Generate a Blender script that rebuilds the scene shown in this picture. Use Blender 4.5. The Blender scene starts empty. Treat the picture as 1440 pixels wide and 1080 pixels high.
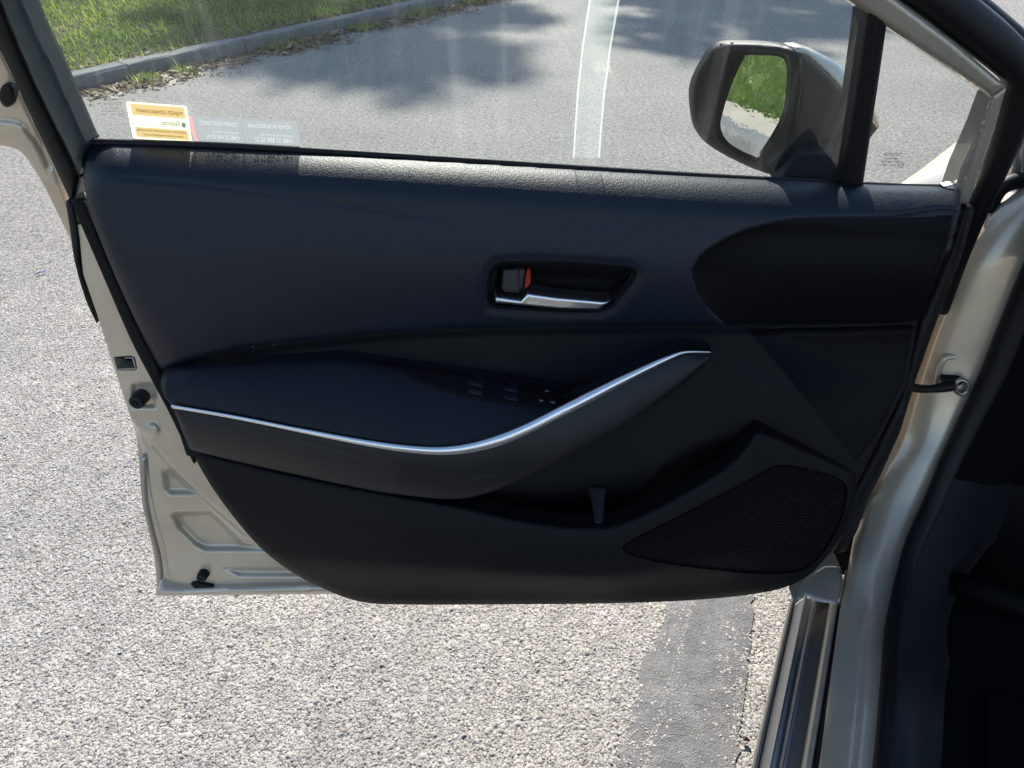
import bpy, math, random
import numpy as np
from math import radians, sin, cos, tan, pi
from mathutils import Vector, Matrix
from mathutils.geometry import delaunay_2d_cdt

random.seed(7)
rng = np.random.default_rng(7)
SC = bpy.context.scene
COL = SC.collection

# ------------------------------------------------------------------ camera, sky, sun, exposure
CAM_H, PITCH, FPX = 1.24, radians(34.5), 1080.0
cam = bpy.data.cameras.new("camera")
cam.lens, cam.sensor_width, cam.sensor_fit = 27.0, 36.0, 'HORIZONTAL'
cam.clip_start, cam.clip_end = 0.02, 600
camo = bpy.data.objects.new("camera", cam)
camo.location = (0, 0, CAM_H)
camo.rotation_euler = (pi / 2 - PITCH, 0, 0)
COL.objects.link(camo)
SC.camera = camo

SUN_EL, SUN_AZ = radians(40), radians(-5)      # azimuth clockwise from +Y
world = bpy.data.worlds.new("World")
SC.world = world
world.use_nodes = True
wn, wl = world.node_tree.nodes, world.node_tree.links
sky = wn.new('ShaderNodeTexSky')
sky.sky_type = 'NISHITA'
sky.sun_disc = False
sky.sun_elevation, sky.sun_rotation = SUN_EL, SUN_AZ
sky.air_density, sky.dust_density, sky.ozone_density = 1.0, 0.6, 1.5
bg = wn['Background']
bg.inputs['Strength'].default_value = 0.12
wl.new(sky.outputs[0], bg.inputs['Color'])
sun = bpy.data.lights.new("sun", 'SUN')
sun.energy, sun.angle, sun.color = 5.0, radians(0.53), (1.0, 0.935, 0.84)
suno = bpy.data.objects.new("sun", sun)
sd = Vector((sin(SUN_AZ) * cos(SUN_EL), cos(SUN_AZ) * cos(SUN_EL), sin(SUN_EL)))
suno.rotation_euler = sd.to_track_quat('Z', 'Y').to_euler()
suno.location = sd * 30
COL.objects.link(suno)
SC.view_settings.view_transform = 'Standard'
SC.view_settings.look = 'None'
SC.view_settings.exposure = 0.95
SC.view_settings.gamma = 1
SC.render.engine = 'CYCLES'
SC.cycles.use_denoising = True
SC.cycles.max_bounces = 6
SC.cycles.diffuse_bounces = 3
SC.cycles.glossy_bounces = 3
SC.cycles.transparent_max_bounces = 12
SC.cycles.use_adaptive_sampling = True
SC.cycles.adaptive_threshold = 0.02
SC.cycles.caustics_reflective = False
SC.cycles.caustics_refractive = False

# ------------------------------------------------------------------ measuring helpers
CT, ST = cos(PITCH), sin(PITCH)
def ray(px, py):
    a, b = (np.asarray(px, float) - 720) / FPX, (540 - np.asarray(py, float)) / FPX
    return a, CT + b * ST, -ST + b * CT
def at_y(px, py, Y):
    rx, ry, rz = ray(px, py); t = Y / ry
    return np.stack([rx * t, ry * t, CAM_H + rz * t], -1)
def at_z(px, py, z):
    rx, ry, rz = ray(px, py); t = (z - CAM_H) / rz
    return np.stack([rx * t, ry * t, CAM_H + rz * t], -1)
def on_plane(px, py, y0, z0, k, w):            # plane y = y0 + k (z - z0), moved w towards the car's inside
    rx, ry, rz = ray(px, py)
    t = (y0 - w + k * (CAM_H - z0)) / (ry - k * rz)
    return np.stack([rx * t, ry * t, CAM_H + rz * t], -1)
def door_pt(px, py, w):  return on_plane(px, py, 0.90, 0.95, 0.1176, w)     # door body, below the belt
def glass_pt(px, py, w): return on_plane(px, py, 0.905, 0.95, -0.28, w)     # glass and frame lean inwards

def to_px(p):
    d = np.asarray(p, float) - np.array([0, 0, CAM_H])
    f = d[..., 1] * CT - d[..., 2] * ST
    u = d[..., 1] * ST + d[..., 2] * CT
    return 720 + FPX * d[..., 0] / f, 540 - FPX * u / f

def curve(pts, n=8, closed=False):
    P = np.array(pts, float); m = len(P); out = []
    segs = m if closed else m - 1
    for i in range(segs):
        if closed: a, b, c, d = P[(i-1) % m], P[i], P[(i+1) % m], P[(i+2) % m]
        else: a, b, c, d = P[max(i-1, 0)], P[i], P[i+1], P[min(i+2, m-1)]
        for j in range(n):
            t = j / n
            out.append(0.5 * ((2*b) + (c-a)*t + (2*a-5*b+4*c-d)*t*t + (3*b-a-3*c+d)*t**3))
    if not closed: out.append(P[-1])
    return np.array(out)
def resample(P, s, closed=True):
    P = np.array(P, float)
    if closed: P = np.vstack([P, P[:1]])
    L = np.hypot(*(P[1:, :2] - P[:-1, :2]).T); keep = np.r_[True, L > 1e-6]; P = P[keep]
    L = np.hypot(*(P[1:, :2] - P[:-1, :2]).T); c = np.r_[0, np.cumsum(L)]
    n = max(3, int(round(c[-1] / s)))
    t = np.linspace(0, c[-1], n + 1)
    R = np.stack([np.interp(t, c, P[:, k]) for k in range(P.shape[1])], -1)
    return R[:-1] if closed else R
def keep_corners(P, s):                          # subdivide a polygon, keeping its corners
    P = np.array(P, float); out = []
    for i in range(len(P)):
        a, b = P[i], P[(i+1) % len(P)]
        n = max(1, int(round(np.hypot(*(b-a)) / s)))
        for j in range(n): out.append(a + (b-a) * j / n)
    return np.array(out)
def inside(X, Y, poly):
    X, Y = np.asarray(X, float), np.asarray(Y, float); r = np.zeros(X.shape, bool)
    x1, y1 = poly[:, 0], poly[:, 1]; x2, y2 = np.roll(x1, -1), np.roll(y1, -1)
    for a, b, c, d in zip(x1, y1, x2, y2):
        if b == d: continue
        m = ((b > Y) != (d > Y)) & (X < (c - a) * (Y - b) / (d - b) + a)
        r ^= m
    return r
def dist(X, Y, poly, closed=True):
    X, Y = np.asarray(X, float), np.asarray(Y, float); D = np.full(X.shape, 1e9)
    n = len(poly)
    for i in range(n if closed else n - 1):
        a, b = poly[i], poly[(i+1) % n]; e = b - a; q = (e ** 2).sum()
        if q < 1e-12: continue
        t = np.clip(((X - a[0]) * e[0] + (Y - a[1]) * e[1]) / q, 0, 1)
        D = np.minimum(D, np.hypot(X - a[0] - t * e[0], Y - a[1] - t * e[1]))
    return D
def sstep(x, a, b):
    t = np.clip((x - a) / (b - a), 0, 1); return t * t * (3 - 2 * t)
def lerp_on(x, pts):
    P = np.array(pts, float); return np.interp(x, P[:, 0], P[:, 1])

# ------------------------------------------------------------------ object helpers
LOC = {}
def tag(o, label=None, cat=None, group=None, kind=None):
    if label: o["label"] = label
    if cat: o["category"] = cat
    if group: o["group"] = group
    if kind: o["kind"] = kind
    return o
def attach(o, parent, loc):
    o.location = loc; LOC[o.name] = Vector(loc)
    if parent is not None:
        o.parent = parent
        o.matrix_parent_inverse = Matrix.Translation(-LOC[parent.name])
    COL.objects.link(o)
    return o
def empty(name, loc, parent=None):
    o = bpy.data.objects.new(name, None); o.empty_display_size = 0.1
    return attach(o, parent, loc)
def mk(name, V, F, mat, parent=None, smooth=True, fmat=None):
    V = np.asarray(V, float).reshape(-1, 3)
    lo, hi = V.min(0), V.max(0)
    org = np.array([(lo[0]+hi[0])/2, (lo[1]+hi[1])/2, lo[2]])
    me = bpy.data.meshes.new(name)
    me.from_pydata((V - org).tolist(), [], [tuple(map(int, f)) for f in F])
    for m in (mat if isinstance(mat, (list, tuple)) else [mat]): me.materials.append(m)
    if fmat is not None: me.polygons.foreach_set("material_index", np.asarray(fmat, np.int32))
    if smooth: me.polygons.foreach_set("use_smooth", np.ones(len(me.polygons), bool))
    me.validate(); me.update()
    return attach(bpy.data.objects.new(name, me), parent, tuple(org))
def mk_fast(name, V, Fflat, k, mat, parent=None, smooth=False):        # many faces of k corners each
    V = np.asarray(V, np.float32).reshape(-1, 3); Fflat = np.asarray(Fflat, np.int32).reshape(-1, k)
    me = bpy.data.meshes.new(name); n = len(Fflat)
    me.vertices.add(len(V)); me.vertices.foreach_set("co", V.ravel())
    me.loops.add(n * k); me.loops.foreach_set("vertex_index", Fflat.ravel())
    me.polygons.add(n); me.polygons.foreach_set("loop_start", np.arange(0, n * k, k, dtype=np.int32))
    if smooth: me.polygons.foreach_set("use_smooth", np.ones(n, bool))
    me.materials.append(mat); me.update(calc_edges=True); me.validate()
    return attach(bpy.data.objects.new(name, me), parent, (0, 0, 0))

def patch(name, outline, wf, mat, parent, s=5.0, back=0.012, rnd=None, holes=(), pt=door_pt, rim=True, corners=False, hole_back=None):
    """A moulded sheet: traced outline, depth wf(px,py) towards the cabin, rounded edge, real rim thickness."""
    B = keep_corners(outline, s) if corners else resample(outline, s)
    Hs = [resample(h, s * 0.8) for h in holes]
    lo, hi = B.min(0), B.max(0)
    gx, gy = np.arange(lo[0], hi[0], s), np.arange(lo[1], hi[1], s * 0.87)
    X, Y = np.meshgrid(gx, gy); X = X + (np.arange(len(gy)) % 2)[:, None] * s / 2
    X, Y = X.ravel(), Y.ravel()
    m = inside(X, Y, B); X, Y = X[m], Y[m]
    m = dist(X, Y, B) > s * 0.55; X, Y = X[m], Y[m]
    for h in Hs:
        m = ~inside(X, Y, h); X, Y = X[m], Y[m]
        m = dist(X, Y, h) > s * 0.45; X, Y = X[m], Y[m]
    pts = [B] + Hs + [np.stack([X, Y], -1)]
    edges, o = [], 0
    for L in [B] + Hs:
        n = len(L); edges += [(o + i, o + (i+1) % n) for i in range(n)]; o += n
    A = np.vstack(pts)
    vv, ee, ff, *_ = delaunay_2d_cdt([Vector(p) for p in A], edges, [], 1 if not Hs else 0, 1e-5)
    Q = np.array([(v[0], v[1]) for v in vv])
    F = [tuple(f) for f in ff]
    cen = np.array([Q[list(f)].mean(0) for f in F])
    ok = inside(cen[:, 0], cen[:, 1], B)
    for h in Hs: ok &= ~inside(cen[:, 0], cen[:, 1], h)
    F = [f for f, k in zip(F, ok) if k]
    W = np.asarray(wf(Q[:, 0], Q[:, 1]), float) * np.ones(len(Q))
    if rnd:
        R, dep = rnd
        d = np.clip(dist(Q[:, 0], Q[:, 1], B) / R, 0, 1)
        W = W - dep * (1 - np.sqrt(np.clip(1 - (1 - d) ** 2, 0, 1)))
    V = pt(Q[:, 0], Q[:, 1], W)
    Fo = [tuple(reversed(f)) for f in F]          # y runs down in the photograph
    Vl = [V]; n0 = len(V)
    if rim:
        cnt = {}
        for f in Fo:
            for a, b in zip(f, f[1:] + f[:1]): cnt[(a, b)] = cnt.get((a, b), 0) + 1
        be = [(a, b) for (a, b) in cnt if (b, a) not in cnt]
        ids = sorted({i for e in be for i in e}); mp = {i: j for j, i in enumerate(ids)}
        dn = np.array([0, back, 0])
        Vl += [V[ids], V[ids] + dn]
        k1, k2 = n0, n0 + len(ids)
        Fo = Fo + [(k1 + mp[b], k1 + mp[a], k2 + mp[a], k2 + mp[b]) for a, b in be]
    return mk(name, np.vstack(Vl), Fo, mat, parent)

def tube(path, rad, seg=12, cap=True, flat=1.0):
    P = np.array(path, float); n = len(P); rad = np.broadcast_to(np.asarray(rad, float), (n,))
    T = np.gradient(P, axis=0); T /= np.linalg.norm(T, axis=1)[:, None]
    ref = np.array([0, 1.0, 0.15]); V, F = [], []
    for i in range(n):
        a = np.cross(T[i], ref); a /= np.linalg.norm(a); b = np.cross(T[i], a)
        for j in range(seg):
            t = 2 * pi * j / seg
            V.append(P[i] + rad[i] * (a * cos(t) + b * sin(t) * flat))
    for i in range(n - 1):
        for j in range(seg):
            k = (j + 1) % seg
            F.append((i*seg+j, i*seg+k, (i+1)*seg+k, (i+1)*seg+j))
    if cap: F += [tuple(range(seg - 1, -1, -1)), tuple((n-1)*seg + j for j in range(seg))]
    return V, F
def loft(rows):                                   # rows of equal length -> grid
    V = np.array(rows, float); r, c = V.shape[:2]
    F = [(i*c+j, i*c+j+1, (i+1)*c+j+1, (i+1)*c+j) for i in range(r-1) for j in range(c-1)]
    return V.reshape(-1, 3), F
def box(lo, hi):
    (a, b, c), (d, e, f) = lo, hi
    V = [(a,b,c),(d,b,c),(d,e,c),(a,e,c),(a,b,f),(d,b,f),(d,e,f),(a,e,f)]
    return V, [(0,3,2,1),(4,5,6,7),(0,1,5,4),(1,2,6,5),(2,3,7,6),(3,0,4,7)]
def join(parts):
    V, F, o = [], [], 0
    for v, f in parts:
        v = np.asarray(v, float).reshape(-1, 3); V.append(v); F += [tuple(i + o for i in q) for q in f]; o += len(v)
    return np.vstack(V), F

# ------------------------------------------------------------------ materials
def new_mat(name):
    m = bpy.data.materials.new(name); m.use_nodes = True
    return m, m.node_tree.nodes, m.node_tree.links, m.node_tree.nodes['Principled BSDF']
def set_in(b, **k):
    for n, v in k.items(): b.inputs[n.replace('_', ' ')].default_value = v
def ramp(nodes, stops):
    r = nodes.new('ShaderNodeValToRGB'); e = r.color_ramp.elements
    while len(e) < len(stops): e.new(0.5)
    for q, (p, c) in zip(e, stops): q.position, q.color = p, (*c, 1)
    return r
def pos(nodes): return nodes.new('ShaderNodeNewGeometry').outputs['Position']
def tex(nodes, links, kind, vec, scale, **kw):
    t = nodes.new('ShaderNodeTex' + kind); links.new(vec, t.inputs['Vector']); t.inputs['Scale'].default_value = scale
    for k, v in kw.items():
        if k in t.inputs: t.inputs[k].default_value = v
        else: setattr(t, k, v)
    return t
def bump(nodes, links, h, dist_, strength, to, normal=None):
    b = nodes.new('ShaderNodeBump'); b.inputs['Distance'].default_value = dist_; b.inputs['Strength'].default_value = strength
    links.new(h, b.inputs['Height'])
    if normal is not None: links.new(normal, b.inputs['Normal'])
    if to is not None: links.new(b.outputs[0], to)
    return b
def mixc(nodes, links, fac, a, b, mode='MIX'):
    m = nodes.new('ShaderNodeMix'); m.data_type = 'RGBA'; m.blend_type = mode
    for sock, v in ((m.inputs[0], fac), (m.inputs[6], a), (m.inputs[7], b)):
        if hasattr(v, 'links'): links.new(v, sock)
        else: sock.default_value = v if not isinstance(v, tuple) else (*v, 1)
    return m.outputs[2]

def plastic(name, col, rough, grain=0.0, gscale=900, spec=0.5, speck=0.0):
    m, n, l, b = new_mat(name); p = pos(n)
    set_in(b, Roughness=rough)
    b.inputs['Specular IOR Level'].default_value = spec
    nz = tex(n, l, 'Noise', p, 14.0, Detail=4.0)
    l.new(mixc(n, l, nz.outputs[0], tuple(c * 0.82 for c in col), tuple(c * 1.18 for c in col)), b.inputs['Base Color'])
    r = n.new('ShaderNodeMapRange'); l.new(nz.outputs[0], r.inputs[0])
    r.inputs[3].default_value, r.inputs[4].default_value = rough - 0.06, rough + 0.08
    l.new(r.outputs[0], b.inputs['Roughness'])
    if grain:
        v = tex(n, l, 'Voronoi', p, gscale, feature='SMOOTH_F1'); v.inputs['Smoothness'].default_value = 0.6
        nz2 = tex(n, l, 'Noise', p, gscale * 0.35, Detail=3.0)
        a = n.new('ShaderNodeMath'); a.operation = 'ADD'; l.new(v.outputs[0], a.inputs[0]); l.new(nz2.outputs[0], a.inputs[1])
        bump(n, l, a.outputs[0], grain, 0.8, b.inputs['Normal'])
    return m
M_PAD = plastic("grained_black_vinyl", (0.0070, 0.0112, 0.0205), 0.46, 0.0004, 800, 0.34)  # black vinyl; blue of the reflected sky put into the base colour
M_CARD = plastic("black_fabric_card", (0.0088, 0.0088, 0.0092), 0.74, 0.0005, 1100, 0.22)
M_PLASTIC = plastic("satin_black_plastic", (0.0040, 0.0045, 0.0058), 0.52, 0.0003, 1500, 0.18)
M_ARM = plastic("armrest_vinyl", (0.0055, 0.0072, 0.0125), 0.52, 0.0003, 900, 0.30)
M_ARMFACE = plastic("armrest_face_plastic", (0.0065, 0.0080, 0.0108), 0.44, 0.0002, 1500, 0.38)
M_GLOSS = plastic("gloss_black_plastic", (0.004, 0.004, 0.005), 0.18, 0, 1, 0.5)
M_BLACK = plastic("dull_black_plastic", (0.004, 0.004, 0.0045), 0.7, 0, 1, 0.15)
M_RUBBER = plastic("black_rubber", (0.006, 0.006, 0.007), 0.55, 0.0002, 700, 0.30)
M_SASH = plastic("window_sash_black", (0.028, 0.044, 0.049), 0.42, 0.0001, 900, 0.5)  # black plastic, teal sky reflection painted into its colour
M_MIRRORBODY = plastic("mirror_black_plastic", (0.004, 0.006, 0.0075), 0.45, 0.0002, 1200, 0.15)
M_CARPET = plastic("dark_carpet", (0.0045, 0.005, 0.0065), 0.9, 0.001, 600, 0.05)
M_GREYBTN = plastic("dark_grey_plastic", (0.022, 0.022, 0.024), 0.45, 0.0001, 900, 0.4)
M_RED = plastic("red_marker", (0.40, 0.020, 0.010), 0.4)
M_WHITEPRINT = plastic("white_print", (0.20, 0.205, 0.215), 0.6)

def metal_paint(name, col, flake=0.02):
    m, n, l, b = new_mat(name); p = pos(n)
    set_in(b, Metallic=0.32, Roughness=0.34)
    b.inputs['Coat Weight'].default_value = 0.9; b.inputs['Coat Roughness'].default_value = 0.06
    v = tex(n, l, 'Voronoi', p, 2600)
    d = tex(n, l, 'Noise', p, 7, Detail=6.0, Roughness=0.65)
    rr = ramp(n, [(0.35, (0.82, 0.80, 0.76)), (0.75, (1.05, 1.05, 1.05))]); l.new(d.outputs[0], rr.inputs[0])
    c1 = mixc(n, l, v.outputs['Color'], tuple(c * 0.94 for c in col), tuple(min(1, c * 1.06) for c in col))
    l.new(mixc(n, l, 1.0, c1, rr.outputs[0], 'MULTIPLY'), b.inputs['Base Color'])
    bump(n, l, d.outputs[0], 0.0004, 0.5, b.inputs['Normal'])
    return m
M_PAINT = metal_paint("champagne_paint", (0.66, 0.555, 0.425))
M_FRAMEPAINT = metal_paint("matt_frame_paint", (0.46, 0.40, 0.325))

def chrome(name, col, rough):
    m, n, l, b = new_mat(name); set_in(b, Metallic=1.0, Roughness=rough); b.inputs['Base Color'].default_value = (*col, 1)
    nz = tex(n, l, 'Noise', pos(n), 60, Detail=3.0); bump(n, l, nz.outputs[0], 0.0002, 0.4, b.inputs['Normal'])
    return m
M_CHROME = chrome("satin_chrome", (0.82, 0.83, 0.85), 0.30)
M_MIRROR = chrome("mirror_silver", (0.86, 0.88, 0.88), 0.015)
M_ROCKER = chrome("shaded_sill_paint", (0.42, 0.44, 0.47), 0.36)  # champagne body paint, its shade and blue sky reflection put into the grey
M_STEEL = chrome("dull_steel", (0.45, 0.43, 0.40), 0.45)

def glass(name, tint, dirt):
    m, n, l, b = new_mat(name); n.remove(b); out = n['Material Output']; p = pos(n)
    tr = n.new('ShaderNodeBsdfTransparent'); tr.inputs[0].default_value = (*tint, 1)
    gl = n.new('ShaderNodeBsdfGlossy'); gl.inputs['Roughness'].default_value = 0.02
    gg = n.new('ShaderNodeNewGeometry'); dt = n.new('ShaderNodeVectorMath'); dt.operation = 'DOT_PRODUCT'
    l.new(gg.outputs['Normal'], dt.inputs[0]); l.new(gg.outputs['Incoming'], dt.inputs[1])
    def mth(op, a, b=None, c=None):
        q = n.new('ShaderNodeMath'); q.operation = op
        for i_, v_ in enumerate((a, b, c)):
            if v_ is None: continue
            if hasattr(v_, 'links'): l.new(v_, q.inputs[i_])
            else: q.inputs[i_].default_value = v_
        return q
    fr = mth('MULTIPLY_ADD', mth('POWER', mth('SUBTRACT', 1.0, mth('ABSOLUTE', dt.outputs['Value']).outputs[0]).outputs[0], 5.0).outputs[0], 0.92, 0.05)
    m1 = n.new('ShaderNodeMixShader'); l.new(fr.outputs[0], m1.inputs[0]); l.new(tr.outputs[0], m1.inputs[1]); l.new(gl.outputs[0], m1.inputs[2])
    df = n.new('ShaderNodeBsdfTranslucent'); df.inputs[0].default_value = (0.85, 0.86, 0.83, 1)
    d2 = n.new('ShaderNodeBsdfDiffuse'); d2.inputs[0].default_value = (0.7, 0.7, 0.66, 1)
    dm = n.new('ShaderNodeMixShader'); dm.inputs[0].default_value = 0.5; l.new(df.outputs[0], dm.inputs[1]); l.new(d2.outputs[0], dm.inputs[2])
    mp = n.new('ShaderNodeMapping'); l.new(p, mp.inputs[0]); mp.inputs['Scale'].default_value = (34, 2, 1.6)
    st = tex(n, l, 'Noise', mp.outputs[0], 1.6, Detail=5.0, Roughness=0.62)
    r1 = ramp(n, [(0.50, (0, 0, 0)), (0.66, (1, 1, 1))]); l.new(st.outputs[0], r1.inputs[0])
    lg = tex(n, l, 'Noise', p, 5, Detail=4.0); r2 = ramp(n, [(0.3, (0.25,) * 3), (0.7, (1, 1, 1))]); l.new(lg.outputs[0], r2.inputs[0])
    sp = tex(n, l, 'Voronoi', p, 240); r3 = ramp(n, [(0.06, (1, 1, 1)), (0.12, (0, 0, 0))]); l.new(sp.outputs[0], r3.inputs[0])
    a = n.new('ShaderNodeMath'); a.operation = 'MULTIPLY_ADD'; l.new(r1.outputs[0], a.inputs[0]); a.inputs[1].default_value = dirt * 0.9; a.inputs[2].default_value = dirt * 0.40
    a2 = n.new('ShaderNodeMath'); a2.operation = 'MULTIPLY'; l.new(a.outputs[0], a2.inputs[0]); l.new(r2.outputs[0], a2.inputs[1])
    a3 = n.new('ShaderNodeMath'); a3.operation = 'MULTIPLY_ADD'; l.new(r3.outputs[0], a3.inputs[0]); a3.inputs[1].default_value = dirt * 0.5; l.new(a2.outputs[0], a3.inputs[2])
    m2 = n.new('ShaderNodeMixShader'); l.new(a3.outputs[0], m2.inputs[0]); l.new(m1.outputs[0], m2.inputs[1]); l.new(dm.outputs[0], m2.inputs[2])
    l.new(m2.outputs[0], out.inputs[0])
    return m
M_GLASS = glass("dusty_door_glass", (0.84, 0.90, 0.885), 0.055)
M_QGLASS = glass("quarter_glass", (0.88, 0.93, 0.91), 0.02)

def film(name, col, alpha, trans=0.5):            # printed or clear film on glass
    m, n, l, b = new_mat(name); n.remove(b); out = n['Material Output']
    d = n.new('ShaderNodeBsdfDiffuse'); d.inputs[0].default_value = (*col, 1)
    t = n.new('ShaderNodeBsdfTranslucent'); t.inputs[0].default_value = (*col, 1)
    nz = tex(n, l, 'Noise', pos(n), 90, Detail=3.0)
    x = n.new('ShaderNodeMixShader'); x.inputs[0].default_value = trans; l.new(d.outputs[0], x.inputs[1]); l.new(t.outputs[0], x.inputs[2])
    tr = n.new('ShaderNodeBsdfTransparent')
    r = n.new('ShaderNodeMapRange'); l.new(nz.outputs[0], r.inputs[0]); r.inputs[3].default_value = max(0, alpha - 0.05); r.inputs[4].default_value = min(1, alpha + 0.05)
    y = n.new('ShaderNodeMixShader'); l.new(r.outputs[0], y.inputs[0]); l.new(tr.outputs[0], y.inputs[1]); l.new(x.outputs[0], y.inputs[2])
    l.new(y.outputs[0], out.inputs[0])
    return m

CHIP_STOPS = [(0.0, (0.18, 0.18, 0.18)), (0.10, (0.28, 0.275, 0.265)), (0.45, (0.36, 0.35, 0.33)), (0.70, (0.41, 0.395, 0.37)),
              (0.86, (0.38, 0.335, 0.295)), (1.0, (0.45, 0.435, 0.405))]
def mat_chips():
    m, n, l, b = new_mat("stone_chippings"); set_in(b, Roughness=0.75)
    b.inputs['Specular IOR Level'].default_value = 0.3
    g = n.new('ShaderNodeNewGeometry'); r = ramp(n, CHIP_STOPS); l.new(g.outputs['Random Per Island'], r.inputs[0])
    nz = tex(n, l, 'Noise', g.outputs['Position'], 500, Detail=3.0); rr = ramp(n, [(0.3, (0.75,) * 3), (0.7, (1.15,) * 3)]); l.new(nz.outputs[0], rr.inputs[0])
    c1 = mixc(n, l, 1.0, r.outputs[0], rr.outputs[0], 'MULTIPLY')
    big = tex(n, l, 'Noise', g.outputs['Position'], 1.1, Detail=5.0, Roughness=0.6); br = ramp(n, [(0.3, (0.80, 0.81, 0.83)), (0.7, (1.08, 1.06, 1.02))]); l.new(big.outputs[0], br.inputs[0])
    c2 = mixc(n, l, 1.0, c1, br.outputs[0], 'MULTIPLY')
    md = tex(n, l, 'Noise', g.outputs['Position'], 14, Detail=4.0); mr = ramp(n, [(0.3, (0.82,) * 3), (0.7, (1.1,) * 3)]); l.new(md.outputs[0], mr.inputs[0])
    l.new(mixc(n, l, 1.0, c2, mr.outputs[0], 'MULTIPLY'), b.inputs['Base Color'])
    return m
def mat_road():
    m, n, l, b = new_mat("chipped_asphalt"); p = pos(n); set_in(b, Roughness=0.78)
    b.inputs['Specular IOR Level'].default_value = 0.3
    wob = tex(n, l, 'Noise', p, 60, Detail=2.0)
    wv = mixc(n, l, 0.006, p, wob.outputs['Color'], 'ADD')
    v = tex(n, l, 'Voronoi', wv, 140); v.inputs['Randomness'].default_value = 1
    e = tex(n, l, 'Voronoi', wv, 140, feature='DISTANCE_TO_EDGE')
    sep = n.new('ShaderNodeSeparateColor'); l.new(v.outputs['Color'], sep.inputs[0])
    c = ramp(n, CHIP_STOPS); l.new(sep.outputs[0], c.inputs[0])
    ed = ramp(n, [(0.0, (0.36,) * 3), (0.07, (0.66,) * 3), (0.24, (1, 1, 1))]); l.new(e.outputs['Distance'], ed.inputs[0])
    c1 = mixc(n, l, 1.0, c.outputs[0], ed.outputs[0], 'MULTIPLY')
    big = tex(n, l, 'Noise', p, 1.1, Detail=5.0, Roughness=0.6); br = ramp(n, [(0.3, (0.80, 0.81, 0.83)), (0.7, (1.08, 1.06, 1.02))]); l.new(big.outputs[0], br.inputs[0])
    c2 = mixc(n, l, 1.0, c1, br.outputs[0], 'MULTIPLY')
    md = tex(n, l, 'Noise', p, 48, Detail=7.0, Roughness=0.75); mr = ramp(n, [(0.36, (0.50,) * 3), (0.50, (1.0,) * 3), (0.64, (1.35,) * 3)]); l.new(md.outputs[0], mr.inputs[0])
    l.new(mixc(n, l, 1.0, c2, mr.outputs[0], 'MULTIPLY'), b.inputs['Base Color'])
    hr = ramp(n, [(0.0, (0, 0, 0)), (0.35, (1, 1, 1))]); l.new(e.outputs['Distance'], hr.inputs[0])
    ad = n.new('ShaderNodeMath'); ad.operation = 'MULTIPLY_ADD'; l.new(sep.outputs[1], ad.inputs[0]); ad.inputs[1].default_value = 0.8; l.new(hr.outputs[0], ad.inputs[2])
    b1 = bump(n, l, ad.outputs[0], 0.0022, 0.9, None); bump(n, l, md.outputs[0], 0.010, 0.8, b.inputs['Normal'], b1.outputs[0])
    return m
def mat_tar():
    m, n, l, b = new_mat("worn_bitumen_joint"); p = pos(n); set_in(b, Roughness=0.62)
    f = tex(n, l, 'Noise', p, 18, Detail=8.0, Roughness=0.7); c = ramp(n, [(0.3, (0.10, 0.10, 0.10)), (0.5, (0.15, 0.15, 0.149)), (0.7, (0.21, 0.208, 0.204))]); l.new(f.outputs[0], c.inputs[0])
    v = tex(n, l, 'Voronoi', p, 230); w = ramp(n, [(0.22, (1, 1, 1)), (0.34, (0, 0, 0))]); l.new(v.outputs['Distance'], w.inputs[0])
    k = tex(n, l, 'Noise', p, 26, Detail=2.0); kr = ramp(n, [(0.48, (0, 0, 0)), (0.62, (0.8,) * 3)]); l.new(k.outputs[0], kr.inputs[0])
    mm = mixc(n, l, 1.0, w.outputs[0], kr.outputs[0], 'MULTIPLY')
    l.new(mixc(n, l, mm, c.outputs[0], (0.38, 0.375, 0.36)), b.inputs['Base Color'])
    g = tex(n, l, 'Noise', p, 420, Detail=4.0); b1 = bump(n, l, g.outputs[0], 0.004, 1.0, None); bump(n, l, f.outputs[0], 0.010, 0.9, b.inputs['Normal'], b1.outputs[0])
    return m
def mat_ground(name, lo, hi, scale, bd):
    m, n, l, b = new_mat(name); p = pos(n); set_in(b, Roughness=0.9)
    b.inputs['Specular IOR Level'].default_value = 0.2
    f = tex(n, l, 'Noise', p, scale, Detail=9.0, Roughness=0.7); c = ramp(n, [(0.28, lo), (0.72, hi)]); l.new(f.outputs[0], c.inputs[0])
    l.new(c.outputs[0], b.inputs['Base Color']); f2 = tex(n, l, 'Noise', p, scale * 9, Detail=6.0); bump(n, l, f2.outputs[0], bd, 0.8, b.inputs['Normal'])
    return m
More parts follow.
